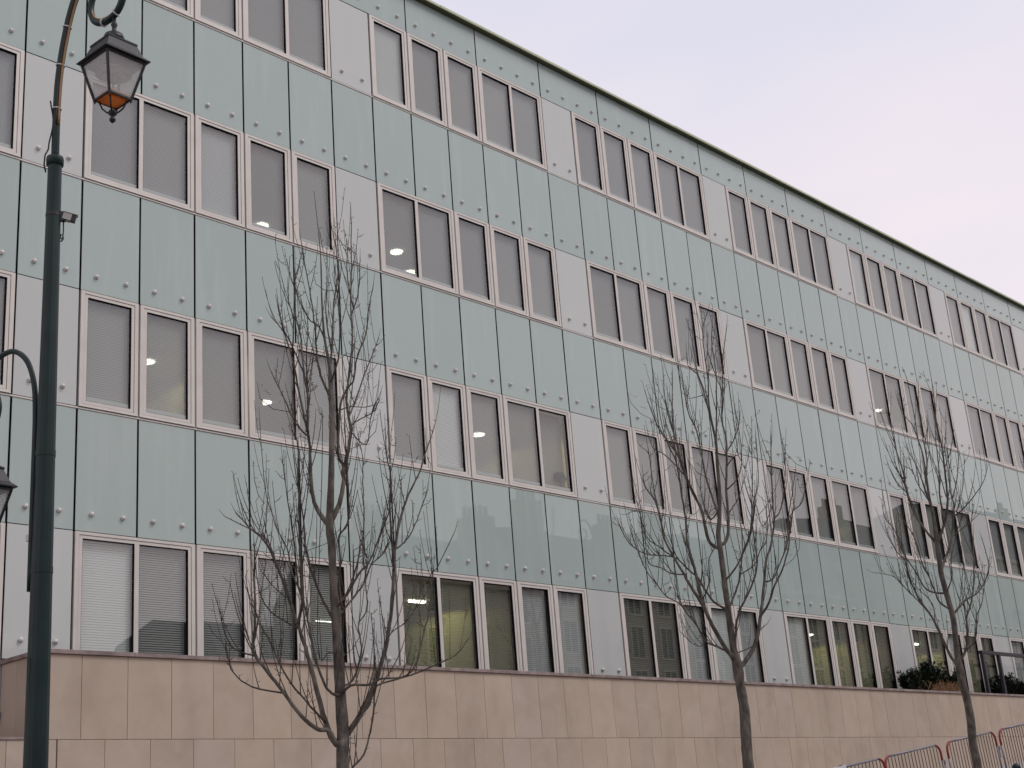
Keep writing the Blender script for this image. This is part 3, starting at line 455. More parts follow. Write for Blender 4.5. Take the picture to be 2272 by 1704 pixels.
def bolts(pan, x, z, w, h, k):
    """k caps in a row near the foot of a panel; the far ones share one mesh"""
    global n_bolts
    for i in range(k):
        bx = x + w*(i+0.52)/k; bz = z+0.245
        if -2*M < bx < 30.6*M and n_bolts < 300:
            bput('bolt', bolt_me, bx, bz, pan); n_bolts += 1
        else:
            rest.lathe([(0.035,0),(0.036,0.016),(0.030,0.034),(0.006,0.047)], n=6)
            seg = rest.v[-24:]; R = Matrix.Rotation(math.radians(90),4,'X')
            rest.v[-24:] = [tuple(R @ Vector(v) + Vector((bx,0,bz-ZDB))) for v in seg]
def tilt_(o, a=0.0016):
    """no two glass panels hang perfectly true"""
    o.rotation_euler = (rnd.uniform(-a,a), 0, rnd.uniform(-a,a))
# green bands
for zb, zt in ((ZBT,ZAB), (ZCT,ZBB), (ZDT,ZCB)):
    me = panel_mesh(M, zt-zb, X['green'], jt=0.034)
    for u in range(U0, U1):
        p = bput('green_panel', me, u*M, zb); tilt_(p); bolts(p, u*M, zb, M, zt-zb, 2)
me = panel_mesh(2*M, ZR-ZAT, X['green'])
for u in range(U0-1, U1, 2):
    p = bput('green_panel', me, u*M, ZAT); tilt_(p); bolts(p, u*M, ZAT, 2*M, ZR-ZAT, 4)
ROWS = {'A':(ZAB,ZAT), 'B':(ZBB,ZBT), 'C':(ZCB,ZCT), 'D':(ZDB,ZDT)}
for zb, zt in ROWS.values():
    me = panel_mesh(M, zt-zb, X['white'])
    for u in range(U0+5, U1, 6):
        p = bput('white_panel', me, u*M, zb); tilt_(p); bolts(p, u*M, zb, M, zt-zb, 2)
if rest.v: tag(rest.build('far_bolts', X['bolt'], bld, True), kind='stuff')
# thin ledges under the window rows
for z in (ZAB, ZBB, ZCB):
    mb = MB(); mb.slab(U0*M, U1*M, -0.010, 0.03, z-0.030, z-0.006, 0.003)
    mb.xform(Matrix.Translation(OFF)).build('window_ledge', X['frame'], bld)

# windows: outer frame > sash, gasket, panes, blinds, sills
FW, SW, GR = 0.058, 0.046, 0.006
def frame_parts(w, h, double):
    a0, a1 = J+0.002, w-J-0.002
    fr = MB().ring(a0, a1, 0.004, h-0.006, FW, 0.046, 0.040, -0.012, 0.11)
    fr.slab(a0, a1, -0.026, 0.0, 0.004, 0.018, 0.003)
    i0, i1, z0, z1 = a0+FW+GR, a1-FW-GR, 0.004+0.046+GR, h-0.006-0.040-GR
    sa = MB().ring(i0, i1, z0, z1, SW, 0.046, 0.042, -0.004, 0.10)
    if double: sa.box(w/2-0.036, w/2+0.036, -0.003, 0.10, z0+0.045, z1-0.041)
    ga = MB(); ps = []
    p0, p1, q0, q1 = i0+SW, i1-SW, z0+0.046, z1-0.042
    spans = [(p0,w/2-0.036),(w/2+0.036,p1)] if double else [(p0,p1)]
    ga.box(i0-GR-0.003, i0+0.001, 0.004, 0.09, z0-GR, z1+GR); ga.box(i1-0.001, i1+GR+0.003, 0.004, 0.09, z0-GR, z1+GR)
    ga.box(i0, i1, 0.004, 0.09, z1-0.001, z1+GR+0.003); ga.box(i0, i1, 0.004, 0.09, z0-GR-0.003, z0+0.001)
    for s0, s1 in spans: ga.ring(s0-0.002, s1+0.002, q0-0.002, q1+0.002, 0.008, 0.008, 0.010, 0.001, 0.095)
    return fr.mesh('window', X['frame']), sa.mesh('sash', X['frame']), ga.mesh('gasket', X['gasket']), [(s0+0.006,s1-0.006,q0+0.006,q1-0.006) for s0,s1 in spans]
def pane_mesh(r):
    x0,x1,z0,z1 = r; mb = MB().box(x0-.003,x1+.003,0.026,0.034,z0-.003,z1+.003,1); mb.m[0] = 0
    return mb.mesh('pane', [X['pane'], X['clear']])
def sill_mesh(r): return MB().box(r[0]+.004,r[1]-.004,0.040,0.085,r[2]+.004,r[2]+0.068).mesh('sill', X['sill'])
def blind_mesh(r, kind): return MB().box(r[0]-.004,r[1]+.004,0.092,0.096,r[2]-.004,r[3]+.004).mesh('blind', X['b_'+kind])
cacheW = {}
def window(row, u, double):
    zb, zt = ROWS[row]; key = (row, double)
    if key not in cacheW:
        f_, s_, g_, rs = frame_parts(M*(2 if double else 1), zt-zb, double)
        cacheW[key] = (f_, s_, g_, [(pane_mesh(r), sill_mesh(r), r, {}) for r in rs])
    f_, s_, g_, rs = cacheW[key]
    w = bput('window', f_, u*M, zb)
    bput('sash', s_, u*M, zb, w); bput('gasket', g_, u*M, zb, w)
    for i, (pm, sm, r, bl) in enumerate(rs):
        k = BL.get((row, u+i)) or ({'D':'open'}.get(row, 'grey'))
        if k not in bl: bl[k] = blind_mesh(r, k)
        tilt_(bput('pane', pm, u*M, zb, w), 0.0012)
        if row != 'D': bput('sill', sm, u*M, zb, w)
        bo_ = bput('blind', bl[k], u*M, zb, w)
        if (row, u+i) == ('C',10): bo_.location.y = 0.085     # hangs behind the plant
BL = {('D',0):'white',('D',1):'slat',('D',2):'slat',('D',3):'slat',('D',4):'slat',
      ('D',9):'light',('D',10):'light',('D',14):'light',('D',15):'white',('D',16):'light',('D',18):'white',('D',26):'white',('D',30):'light',
      ('D',-2):'slat',('D',-3):'slat',
      ('C',1):'sheer',('C',3):'sheer',('C',7):'white',('C',8):'sheer',('C',9):'sheer',('C',10):'sheer',('C',15):'sheer',('C',16):'sheer',('C',21):'sheer',('C',22):'grey',
      ('B',2):'light',('B',3):'sheer',('B',6):'sheer',('B',24):'sheer',('B',25):'sheer',
      ('A',6):'white',('A',24):'white',('A',31):'white'}
for row in 'ABCD':
    for b0 in range(U0, U1, 6):
        for off, dbl in (((0,0),(1,0),(2,0),(3,1)) if row in 'AC' else ((0,1),(2,0),(3,0),(4,0))):
            window(row, b0+off, bool(dbl))

# structure behind the skin
X0, X1 = U0*M, U1*M
def bbox(name, mat, *a): return MB().box(*a).xform(Matrix.Translation(OFF)).build(name, mat, bld)
for zb, zt in ((ZBT,ZAB), (ZCT,ZBB), (ZDT,ZCB), (ZAT,ZR)):
    bbox('spandrel_backing', X['backing'], X0, X1, 0.112, 0.22, zb-0.02, zt+0.02)
    bbox('floor_slab', X['slab'], X0, X1, 0.22, 6.0, zb+0.10, zt-0.10)
bbox('floor_slab', X['slab'], X0, X1, 0.22, 6.0, ZDB-0.35, ZDB-0.05)
for row, (zb, zt) in ROWS.items():
    for u in range(U0+5, U1, 6):
        bbox('pier_backing', X['backing'], u*M-0.03, u*M+M+0.03, 0.112, 0.20, zb+0.02, zt-0.02)
bbox('back_wall', X['room'], X0, X1, 6.0, 6.25, 0.0, ZR-0.1)
bbox('end_wall', X['white'], X0-0.25, X0, 0.0, 6.25, 0.0, ZR)
bbox('end_wall', X['white'], X1, X1+0.25, 0.0, 6.25, 0.0, ZR)
bbox('base_wall', X['base'], X0, X1, 0.02, 0.21, -0.5, ZDB-0.004)
bbox('roof_deck', X['soffit'], X0-0.1, X1+0.1, 0.02, 6.4, ZR+0.004, ZR+0.048)
bbox('soffit', X['soffit'], X0-0.1, X1+0.1, -0.115, 0.018, ZR+0.002, ZR+0.03)
fx = X0-0.1; k = 0
while fx < X1:
    e = min(fx+3.8, X1+0.1); d = 0.004*(k % 2)
    MB().slab(fx, e-0.004, -0.135-d, -0.116, ZR-0.004, ZR+0.050+d, 0.004).box(fx, e-0.004, -0.116, 0.05, ZR+0.0502, ZR+0.0515+d).xform(Matrix.Translation(OFF)).build('roof_flashing', X['fascia'], bld)
    fx = e; k += 1
# rooms behind the glass: partitions and the lamps that are lit
def partition(x, row):
    zb, zt = ROWS[row]
    bbox('partition', X['room'], x, x+0.1, 0.3, 5.98, zb-0.08, zt+0.098)
for x, rows in ((-5.0,'ABCD'), (3.25,'C'), (6.6,'A'), (9.35,'D'), (11.2,'C'), (12.6,'AB'), (15.2,'D'), (18.0,'ABC'), (22.9,'D'), (24.9,'C'), (28.3,'BD'), (34.0,'ABCD')):
    for r in rows: partition(x, r)
disc = MB().lathe([(0.13,0),(0.13,-0.02),(0.02,-0.024)], n=14).mesh('ceiling_light', X['fixture'])
tubem = MB().box(-0.20,0.20,-0.03,0.03,-0.04,0).mesh('ceiling_light', X['fixture'])
for row, x, y, tube_, e in (('B',5.30,2.81,0,8),('B',8.15,2.19,0,8),('B',9.09,2.80,0,8),('B',27.37,2.20,0,120),
                         ('C',2.50,2.25,0,170),('C',5.38,2.94,0,6),('C',10.25,2.30,0,170),('C',23.9,2.3,0,120),
                         ('D',8.60,2.62,1,110),('D',22.0,2.4,0,110),('D',27.36,2.25,1,110),('D',8.35,5.07,1,8)):
    z = ROWS[row][1]+0.10
    o = put('ceiling_light', tubem if tube_ else disc, bld, (x,y,z-ZDB-0.003))
    ld = bpy.data.lights.new('ceiling_lamp', 'SPOT'); ld.energy = e*0.7; ld.spot_size = math.radians(166); ld.spot_blend = 0.15
    ld.color = (1.0,0.90,0.30); ld.shadow_soft_size = 0.08
    lo = bpy.data.objects.new('ceiling_lamp', ld); COL.objects.link(lo); lo.parent = bld; lo.location = (x,y,z-ZDB-0.05)
MB().box(-1.10,-0.885,-0.03,0.019,3.48,3.56).xform(Matrix.Translation(OFF)).build('junction_box', X['galv'], bld)

# plant on the inside sill of one window
pp = tag(empty('potted_plant', (10.13,0.12,7.72)), 'round leafy pot plant standing inside a window right of the first tree', 'plant')
MB().box(-0.5,0.3,-0.025,0.05,-0.03,0).build('shelf', X['sill'], pp)
MB().lathe([(0.030,0),(0.042,0.11),(0.045,0.11),(0.036,0.10)], n=12).build('pot', X['brick'], pp, True)
MB().tube([(0,0,0.1),(0.005,0,0.2),(0.0,0,0.30)], 0.012, 6).build('stem', X['twig'], pp)
lf = MB(); r = random.Random(31)
for i in range(260):
    d = Vector((r.gauss(0,1), r.gauss(0,0.45), r.gauss(0,0.75))).normalized(); q = Vector((0,0,0.34))+Vector((d.x*0.17,d.y*0.022,d.z*0.10))*r.uniform(.4,1)
    s_ = Vector((-d.z,0,d.x)).normalized()*0.02; lf.add([q-d*.02, q+s_, q+d*.03, q-s_], [(0,1,2,3)])
lf.build('foliage', X['leaf'], pp)

# ------------------------------------------------------------------ stone retaining wall
YW = -1.0; ZCOP = 4.19; ZJ = 3.135; SWD = 0.632
wall = tag(empty('retaining_wall', (-0.93,YW,0)), 'beige limestone slab wall with weathered coping below the windows', 'wall')
WO = Matrix.Translation(Vector((0.93,-YW,0)))
def wpart(mb, name, mat): return mb.xform(WO).build(name, mat, wall)
XE = U1*M
JW = 0.0027
def slab_at(x0, x1, z0, z1):
    d = rnd.uniform(-0.0015, 0.0015)
    return wpart(MB().slab(x0+JW, x1-JW, YW+d, YW+0.05, z0+JW, z1-JW, 0.002), 'stone_slab', X['stone'])
x = -0.41-SWD; first = True
while x < XE-0.1:
    slab_at(max(x,-0.93), min(x+SWD,XE), ZJ, ZCOP-0.05); x += SWD
x = -0.715-SWD*12
while x < XE-0.1:
    a, b = x, min(x+SWD, XE); g = min(gz(a), gz(b))
    zz = ZJ
    while zz > g:
        z2 = zz-1.02
        if abs(a+0.715) < 0.01: slab_at(a+0.008, b, z2, zz)
        elif abs(b+0.715) < 0.01: slab_at(a, b-0.004, z2, zz)
        else: slab_at(a, b, z2, zz)
        zz = z2
    x += SWD
# return at the left end of the upper wall
mb = MB()
for y0, y1 in ((YW, -0.38), (-0.38, 0.0)):
    s = MB().slab(-y1+JW, -y0-JW, -0.93, -0.88, ZJ+JW, ZCOP-0.05-JW, 0.002)
    s.v = [(v[1], -v[0], v[2]) for v in s.v]; s.f = [tuple(f) for f in s.f]
    wpart(s, 'stone_slab', X['stone'])
wpart(MB().box(-0.885, XE, YW+0.048, YW+0.30, ZJ, ZCOP-0.052), 'wall_core', X['mortar'])
wpart(MB().box(-0.885, -0.66, YW+0.30, 0.015, ZJ, ZCOP-0.052), 'wall_core', X['mortar'])
wpart(MB().box(-8.3, XE, YW+0.048, YW+0.30, -0.3, ZJ-0.002), 'wall_core', X['mortar'])
wpart(MB().box(-8.3, -0.94, YW+0.30, 0.015, -0.3, ZJ-0.03), 'wall_core', X['base'])
wpart(MB().slab(-8.3, -0.935, YW-0.012, 0.015, ZJ-0.001, ZJ+0.030, 0.003), 'ledge_stone', X['coping'])
x = -0.96; k = 0
while x < XE:
    e = min(x+SWD*2, XE)
    wpart(MB().slab(x, e-0.005, YW-0.028-rnd.uniform(0,0.004), YW+0.34, ZCOP-0.05, ZCOP+rnd.uniform(-0.002,0.002), 0.004), 'coping_stone', X['coping'])
    x = e
wpart(MB().box(-0.958, -0.62, YW+0.342, 0.015, ZCOP-0.05, ZCOP), 'coping_stone', X['coping'])
soil = MB().box(-0.61, XE, YW+0.345, 0.014, 3.9, ZCOP-0.045).build('planter_soil', X['soil']); tag(soil, kind='structure')

# ------------------------------------------------------------------ evergreen bushes, dry grass, guard rail on the wall
def bush(x0, x1, yc, h, n, label, seed):
    r = random.Random(seed); root = empty('evergreen_bush', ((x0+x1)/2, yc, ZCOP-0.045)); w = (x1-x0)/2
    tag(root, label, 'bush', 'evergreen bushes on the wall')
    st = MB(); lf = MB()
    for i in range(n):
        a = r.uniform(-1,1); bx = a*w*0.75; by = r.uniform(-0.14,0.18)
        hh = h*(0.55+0.5*r.random())*(1-0.45*abs(a)**2.2)
        lean = Vector((a*0.32*h+r.uniform(-.08,.08), r.uniform(-.10,.10), hh))
        pts = [Vector((bx,by,0)), Vector((bx,by,0))+lean*0.5+Vector((r.uniform(-.03,.03),r.uniform(-.03,.03),0)), Vector((bx,by,0))+lean]
        st.tube(pts, [0.008,0.006,0.003], 4)
        for k in range(60):
            t = r.uniform(0.12,1.03); p = pts[0].lerp(pts[1],min(1,t*2)) if t < .5 else pts[1].lerp(pts[2],(t-.5)*2)
            az = r.uniform(0,6.283); el = r.uniform(-0.1,1.1); L = r.uniform(0.07,0.15)
            d = Vector((math.cos(az)*math.cos(el), math.sin(az)*math.cos(el), math.sin(el)))
            s = d.cross(Vector((0,0,1))).normalized()*L*0.2
            m_ = p+d*L*0.5
            lf.add([p, m_+s+Vector((0,0,.006)), p+d*L, m_-s], [(0,1,2,3)])
    st.build('stem', X['twig'], root); lf.build('foliage', X['leaf'], root)
bush(21.0, 23.95, -0.52, 0.74, 130, 'rounded dark evergreen bush on the wall left of the black rail', 3)
bush(25.9, 27.9, -0.45, 0.62, 90, 'dark evergreen bush behind the black rail, nearer the end post', 4)
bush(27.8, 30.7, -0.45, 0.64, 110, 'dark evergreen bush behind the black rail at the right edge', 6)
gr = tag(empty('dry_grass_clump', (22.5,-0.86,ZCOP)), 'straw coloured dry grass spilling over the wall before the rounded bush', 'dry grass')
g = MB(); r = random.Random(8)
for i in range(150):
    p = Vector((r.gauss(0,0.48), r.uniform(-.05,.12), 0)); L = r.uniform(0.18,0.5); a = r.uniform(-2.6,-0.2) if r.random() < .6 else r.uniform(0.2,2.6)
    q = p+Vector((math.cos(a)*L*r.uniform(.4,1), r.uniform(-.16,.02), L*r.uniform(.15,.75))); e = q+Vector((math.cos(a)*L*.5, r.uniform(-.08,0), -L*r.uniform(.1,.45)))
    e.z = max(e.z, 0.004)
    g.tube([p,q,e], [0.004,0.0035,0.002], 3)
tag(g.build('blades', X['straw'], gr), kind='stuff')

rail = tag(empty('guard_rail', (24.85,-0.80,ZCOP)), 'dark metal guard rail with square posts on the wall at right', 'railing')
def rpart(name, *a): return MB().box(*a).build(name, X['rail'], rail)
xx = 0.0
while xx < 9.7:
    rpart('post', xx, xx+0.09, -0.04, 0.04, 0.0, 1.02); xx += 0.95 if xx < 0.5 else 1.9
rpart('top_rail', -0.02, 9.8, -0.05, 0.05, 1.022, 1.10)
MB().box(0.10, 0.94, -0.008, 0.008, 0.08, 1.015, 0).build('glass_panel', X['clear'], rail)

# ------------------------------------------------------------------ bare street trees
TREES = [t.split('|') for t in TREE_DATA.strip().split('\n')]
def parse(s): return [tuple(float(v) for v in p.split(',')) for p in s.split(';')]
def tree(data, loc, label, seed, rot=0.0):
    r = random.Random(seed); root = tag(empty('street_tree', loc, rot), label, 'tree', 'bare street trees')
    lines = [parse(s) for s in data]
    tr = smooth_path(lines[0], 4)
    mb = MB().tube([p[:3] for p in tr], [p[3]*(1+r.uniform(-.05,.05)) for p in tr], 12)
    mb.build('trunk', X['bark'], root, True)
    tw = MB()
    def spur(p, t, rad):
        az = r.uniform(0,6.283); side = Vector((math.cos(az), math.sin(az), r.uniform(-.1,.5))).normalized()
        d = (t*0.35+side).normalized(); u_ = r.random()
        L = r.uniform(0.02,0.06) if u_ < .86 else (r.uniform(0.08,0.16) if u_ < .985 else r.uniform(0.25,0.5))
        p1 = p+d*L*0.5; p2 = p1+(d+Vector((0,0,.6 if L > .1 else .15))).normalized()*L*0.5
        pts = [p,p1,p2]
        if L > .3: pts.append(p2+Vector((d.x*.2,d.y*.2,1)).normalized()*L*.5)
        tw.tube(pts, [0.0042 if L > .1 else 0.0032]*(len(pts)-1)+[0.0022], 3)
        if L > .1:
            for q in range(int(L/0.07)):
                a2 = r.uniform(0,6.283); w_ = p.lerp(pts[-1], r.uniform(.3,1))
                tw.tube([w_, w_+Vector((math.cos(a2),math.sin(a2),.4))*r.uniform(.02,.05)], [0.003,0.002], 3)
    for i, ln in enumerate(lines[1:]):
        sp = smooth_path(ln, 4)
        sp = [(q[0]+r.uniform(-.004,.004), q[1]+r.uniform(-.004,.004), q[2], q[3]) for q in sp]
        MB().tube([p[:3] for p in sp], [p[3]*1.12+0.0008 for p in sp], 7 if sp[0][3] > .012 else 5).build('limb', X['bark'] if sp[0][3] > .009 else X['twig'], root, True)
        acc = 0.0
        for a, b in zip(sp, sp[1:]):
            A_, B_ = Vector(a[:3]), Vector(b[:3]); acc += (B_-A_).length
            if acc > 0.075:
                acc = r.uniform(-.03,.03)
                if a[3] < 0.016: spur(A_.lerp(B_, r.random()), (B_-A_).normalized(), a[3])
        # long upswept shoots
        k = 3
        while k < len(sp)-2:
            a, b = Vector(sp[k][:3]), Vector(sp[k+1][:3])
            if sp[k][3] < 0.022 and r.random() < 0.9:
                az = r.uniform(0,6.283); d = (Vector((math.cos(az)*0.55, math.sin(az)*0.55, 0.8))+(b-a).normalized()*0.5).normalized(); L = r.uniform(0.3,0.95)*(0.6+0.4*min(1,sp[k][3]/.01))
                pts = [a]; q = a.copy()
                for j in range(5):
                    d = (d*0.80+Vector((r.uniform(-.04,.04),r.uniform(-.04,.04),1))*0.2).normalized(); q = q+d*L/5; pts.append(q.copy())
                r0 = min(0.0072, sp[k][3]*0.85)
                tw.tube(pts, [r0+(0.003-r0)*j/5 for j in range(6)], 4)
                for j in range(1,6):
                    if r.random() < .45: spur(pts[j], d, 0.004)
            k += r.randint(1,3)
        e = Vector(sp[-1][:3]); t = (e-Vector(sp[-4][:3])).normalized()
        tw.tube([e, e+t*0.05+Vector((0,0,.02)), e+t*0.10+Vector((0,0,.05))], [sp[-1][3],0.003,0.002], 3)
    tag(tw.build('twigs', X['twig'], root), kind='stuff')
tree(TREES[0], (0.25,-5,0.1), 'bare young tree nearest the street lamp with a low spreading fork', 21)
tree(TREES[1], (7.6,-5,0.76), 'bare young tree in the middle of the row, leaning slightly left', 22)
tree(TREES[2], (14.61,-5,1.46), 'bare young tree standing in front of the red ended barriers', 23)
tree(TREES[2], (21.95,-5,2.2), 'bare tree at the right edge, only branch tips in view', 24, math.radians(150))

# ------------------------------------------------------------------ street lamp with two lanterns
PX, PY = -4.735, -8.006
lamp = tag(empty('street_lamp', (PX,PY,0)), 'tall dark green lamp post carrying two black old style lanterns', 'street lamp')
AZ = Vector((0.1865,-0.9825,0)); PER = Vector((0.9825,0.1865,0))
def arm_pts(l): return [AZ*s+Vector((0,0,z)) for s,z in l]
NF = 16
prof = [(0.13,0.0),(0.13,0.35),(0.105,0.42),(0.10,0.9),(0.082,1.0),(0.0775,2.2),(0.049,6.50)]
MB().lathe(prof, n=NF).build('pole', X['pole'], lamp)
MB().lathe([(0.049,6.495),(0.061,6.50),(0.063,6.545),(0.058,6.565),(0.030,6.575)], n=20).build('collar', X['pole'], lamp, True)
MB().box(-0.072,-0.05,-0.02,0.02,2.6,2.95).build('service_hatch', X['pole'], lamp)
def arm(name, l, r0, r1, par):
    sp = smooth_path([(*v, 0.02) for v in arm_pts(l)], 5)
    n = len(sp); return MB().tube([p[:3] for p in sp], [r0+(r1-r0)*i/(n-1) for i in range(n)], 10).build(name, X['pole'], par, True), sp
up_l = [(0,6.55),(0,6.9),(0.012,7.2),(0.06,7.5),(0.15,7.8),(0.29,8.02),(0.46,8.10),(0.61,8.03),(0.69,7.87),(0.70,7.68),(0.64,7.545),(0.515,7.497),(0.395,7.545),(0.345,7.67),(0.38,7.79),(0.47,7.83)]
a1, sp1 = arm('arm', up_l, 0.029, 0.024, lamp)
lo_l = [(-0.115,3.40),(-0.115,4.2),(-0.118,4.62),(-0.145,4.86),(-0.23,5.05),(-0.37,5.155),(-0.52,5.155),(-0.71,5.08),(-0.83,4.94),(-0.86,4.78),(-0.80,4.64),(-0.67,4.585),(-0.56,4.635),(-0.51,4.76),(-0.54,4.87),(-0.61,4.91)]
a2, sp2 = arm('arm', lo_l, 0.020, 0.019, lamp)
for z, r_ in ((3.5,0.0715), (4.3,0.0665)):
    MB().lathe([(r_,z),(r_,z+0.045)], n=16).build('strap', X['pole'], lamp)
MB().box(-0.02,0.02,-0.012,0.012,0,0.045).xform(Matrix.Translation(AZ*-0.14+Vector((0,0,3.74)))@Matrix.Rotation(0.5,4,'Z')).build('sticker', X['tie'], lamp)
# cables taped to the upper tube
RV = Vector((0.8813,-0.4726,0)); FV = Vector((-0.4726,-0.8813,0))
for off, mat, r_ in ((0.016,'copper',0.008),(0.0,'blackcable',0.007)):
    c = [Vector(p[:3])+RV*(off)+FV*0.027 for p in sp1[4:34]]
    MB().tube(c, r_, 6).build('cable', X[mat], lamp, True)
c = [Vector(p[:3])*1.0+Vector((0,0,0.026))+FV*0.012 for p in sp1[46:66]]
MB().tube(c, 0.008, 6).build('cable', X['copper'], lamp, True)
for i in (6, 12, 17, 51, 56):
    p = Vector(sp1[i][:3]); t = (Vector(sp1[i+1][:3])-p).normalized()
    MB().tube([p-t*0.004, p+t*0.004], 0.036, 12).build('cable_tie', X['tie'], lamp)
c = [Vector((0,0,z))+RV*(-0.035+0.014*math.sin(z*14))+FV*0.012 for z in [6.62+0.05*i for i in range(9)]]
c = [Vector((0,0,6.44))+RV*-0.062, Vector((0,0,6.50))+RV*-0.075, Vector((0,0,6.58))+RV*-0.070] + c
MB().tube(c, 0.006, 5).build('cable', X['blackcable'], lamp, True)

def lantern(s0, dz, hang_top):
    """square tapering lantern; z measured as on the upper one, moved by dz"""
    o = AZ*s0; Q = Matrix.Rotation(math.radians(-8),4,'Z') @ Matrix((AZ, PER, Vector((0,0,1)))).transposed().to_4x4()
    T = Matrix.Translation(o+Vector((0,0,dz))) @ Q
    def sq(w, z): h = w/2; return [(-h,-h,z),(h,-h,z),(h,h,z),(-h,h,z)]
    def frus(mb, l, cap=2):
        vs = [v for w,z in l for v in sq(w,z)]; fs = []
        for i in range(len(l)-1):
            for k in range(4): k2 = (k+1)%4; fs.append((4*i+k,4*i+k2,4*i+4+k2,4*i+4+k))
        if cap == 1: fs += [(3,2,1,0)]
        elif cap: fs += [(3,2,1,0), tuple(4*(len(l)-1)+k for k in range(4))]
        return mb.add(vs, fs)
    fr = MB(); we, wb, ze, zb = 0.315, 0.178, 7.10, 6.815
    for k in range(4):
        a, b = sq(we,ze)[k], sq(wb,zb-0.012)[k]
        fr.tube([a,b], 0.0105, 4, twist=0.78)
        a2, b2 = sq(wb,zb)[k], sq(wb,zb)[(k+1)%4]; fr.tube([a2,b2], 0.010, 4, twist=0.78)
        a3, b3 = sq(we,ze)[k], sq(we,ze)[(k+1)%4]; fr.tube([a3,b3], 0.010, 4, twist=0.78)
        fr.lathe([(0.004,0.012),(0.009,0.004),(0.006,-0.014)], (sq(wb,zb-0.014)[k]), 8)
    L = fr.xform(T).build('lantern', X['iron'], lamp)
    rf = frus(MB(), [(0.335,7.107),(0.372,7.112),(0.372,7.120),(0.300,7.155),(0.232,7.245),(0.240,7.249),(0.240,7.262),(0.12,7.300)])
    rf.xform(T).build('roof', X['iron'], L)
    MB().lathe([(0.075,7.296),(0.078,7.31),(0.066,7.345),(0.030,7.362),(0.018,7.372),(0.016,7.41),(0.024,7.43),(0.018,7.452),(0.013,7.46),(0.013,hang_top)], n=16).xform(T).build('cap', X['iron'], L, True)
    for k in range(4):
        A_, B_ = sq(we-0.012,ze), sq(wb-0.008,zb); k2 = (k+1)%4
        n_ = Vector(A_[k])+Vector(A_[k2]); n_.z = 0; n_ = n_.normalized()*0.003
        q = [Vector(B_[k]),Vector(B_[k2]),Vector(A_[k2]),Vector(A_[k])]
        MB().add([v+n_ for v in q]+[v-n_ for v in q], [(0,1,2,3),(7,6,5,4),(0,4,5,1),(1,5,6,2),(2,6,7,3),(3,7,4,0)]).xform(T).build('pane', X['lampglass'], L)
    frus(MB(), [(wb-0.024,zb-0.008),(wb-0.020,zb+0.004),(wb-0.006,zb+0.034)], 1).xform(T).build('tray', X['orange'], L)
    MB().lathe([(0.028,7.09),(0.06,7.085),(0.125,7.03),(0.13,7.022),(0.05,7.06)], n=20).xform(T).build('reflector', X['reflector'], L, True)
    br = MB(); b_ = [(-0.035,0.02,7.06),(-0.035,0.02,6.955),(0.04,0.02,6.955),(0.04,0.02,6.845)]
    br.tube(b_, 0.006, 4); br.tube([(0.045,-0.03,7.06),(0.045,-0.03,6.85)], 0.006, 4)
    br.xform(T).build('bulb_bracket', X['iron'], L)
    fi = MB()
    for k in range(4):
        c_ = Vector(sq(wb*0.78,zb-0.012)[k]); c2 = Vector((c_.x*0.75,c_.y*0.75,6.745)); c3 = Vector((c_.x*0.42,c_.y*0.42,6.715)); c4 = Vector((0,0,6.712))
        fi.tube([c_,c2,c3,c4], 0.0065, 5)
    fi.lathe([(0.006,6.735),(0.030,6.722),(0.034,6.705),(0.016,6.685),(0.012,6.676),(0.022,6.662),(0.022,6.648),(0.010,6.634),(0.003,6.628)], n=12)
    fi.xform(T).build('finial', X['iron'], L, True)
lantern(0.60, 0.0, 7.525)
lantern(-0.69, 4.215-7.117, 7.505)

def copy_tree(o, parent=None):
    c = o.copy(); COL.objects.link(c); c.parent = parent
    for ch in list(o.children): copy_tree(ch, c)
    return c
lamp['group'] = 'street lamps'
for x_, lb in ((20.7,'lamp post farther up the street, seen mirrored in the panes behind the middle tree'),
               (46.9,'farthest lamp post, seen mirrored in the glass at the right edge')):
    c = copy_tree(lamp); c.location = (x_, PY, gz(x_)); c['label'] = lb
cctv = tag(empty('security_camera', (PX,PY,6.10)), 'small pale box camera strapped to the lamp post below its collar', 'camera')
def cpart(mb, name, mat, sm=False): return mb.build(name, X[mat], cctv, sm)
Qc = Matrix((RV, -FV, Vector((0,0,1)))).transposed().to_4x4()
cpart(MB().lathe([(0.0545,-0.012),(0.0545,0.012)], n=18), 'strap', 'blackcable')
cpart(MB().box(0.045,0.085,-0.02,0.02,-0.04,0.03).xform(Qc), 'bracket', 'blackcable')
tilt = Matrix.Translation(Vector((0.065,0,0.0))) @ Matrix.Rotation(math.radians(14),4,'Y')
cpart(MB().box(0,0.060,-0.024,0.024,-0.026,0.026).xform(Qc@tilt), 'housing', 'camgrey')
cpart(MB().box(0.061,0.092,-0.020,0.020,-0.024,0.012).xform(Qc@tilt), 'lens', 'blackcable')
cpart(MB().box(-0.004,0.100,-0.027,0.027,0.028,0.031).xform(Qc@tilt), 'hood', 'camgrey')
lp = [(0.07,0,-0.04),(0.072,0,-0.10),(0.070,0,-0.16),(0.060,0,-0.185),(0.052,0,-0.17),(0.056,0,-0.145),(0.07,0,-0.15),(0.073,0,-0.18),(0.062,0,-0.20),(0.05,0,-0.195)]
cpart(MB().tube(lp, 0.005, 5).xform(Qc), 'cable', 'blackcable', True)

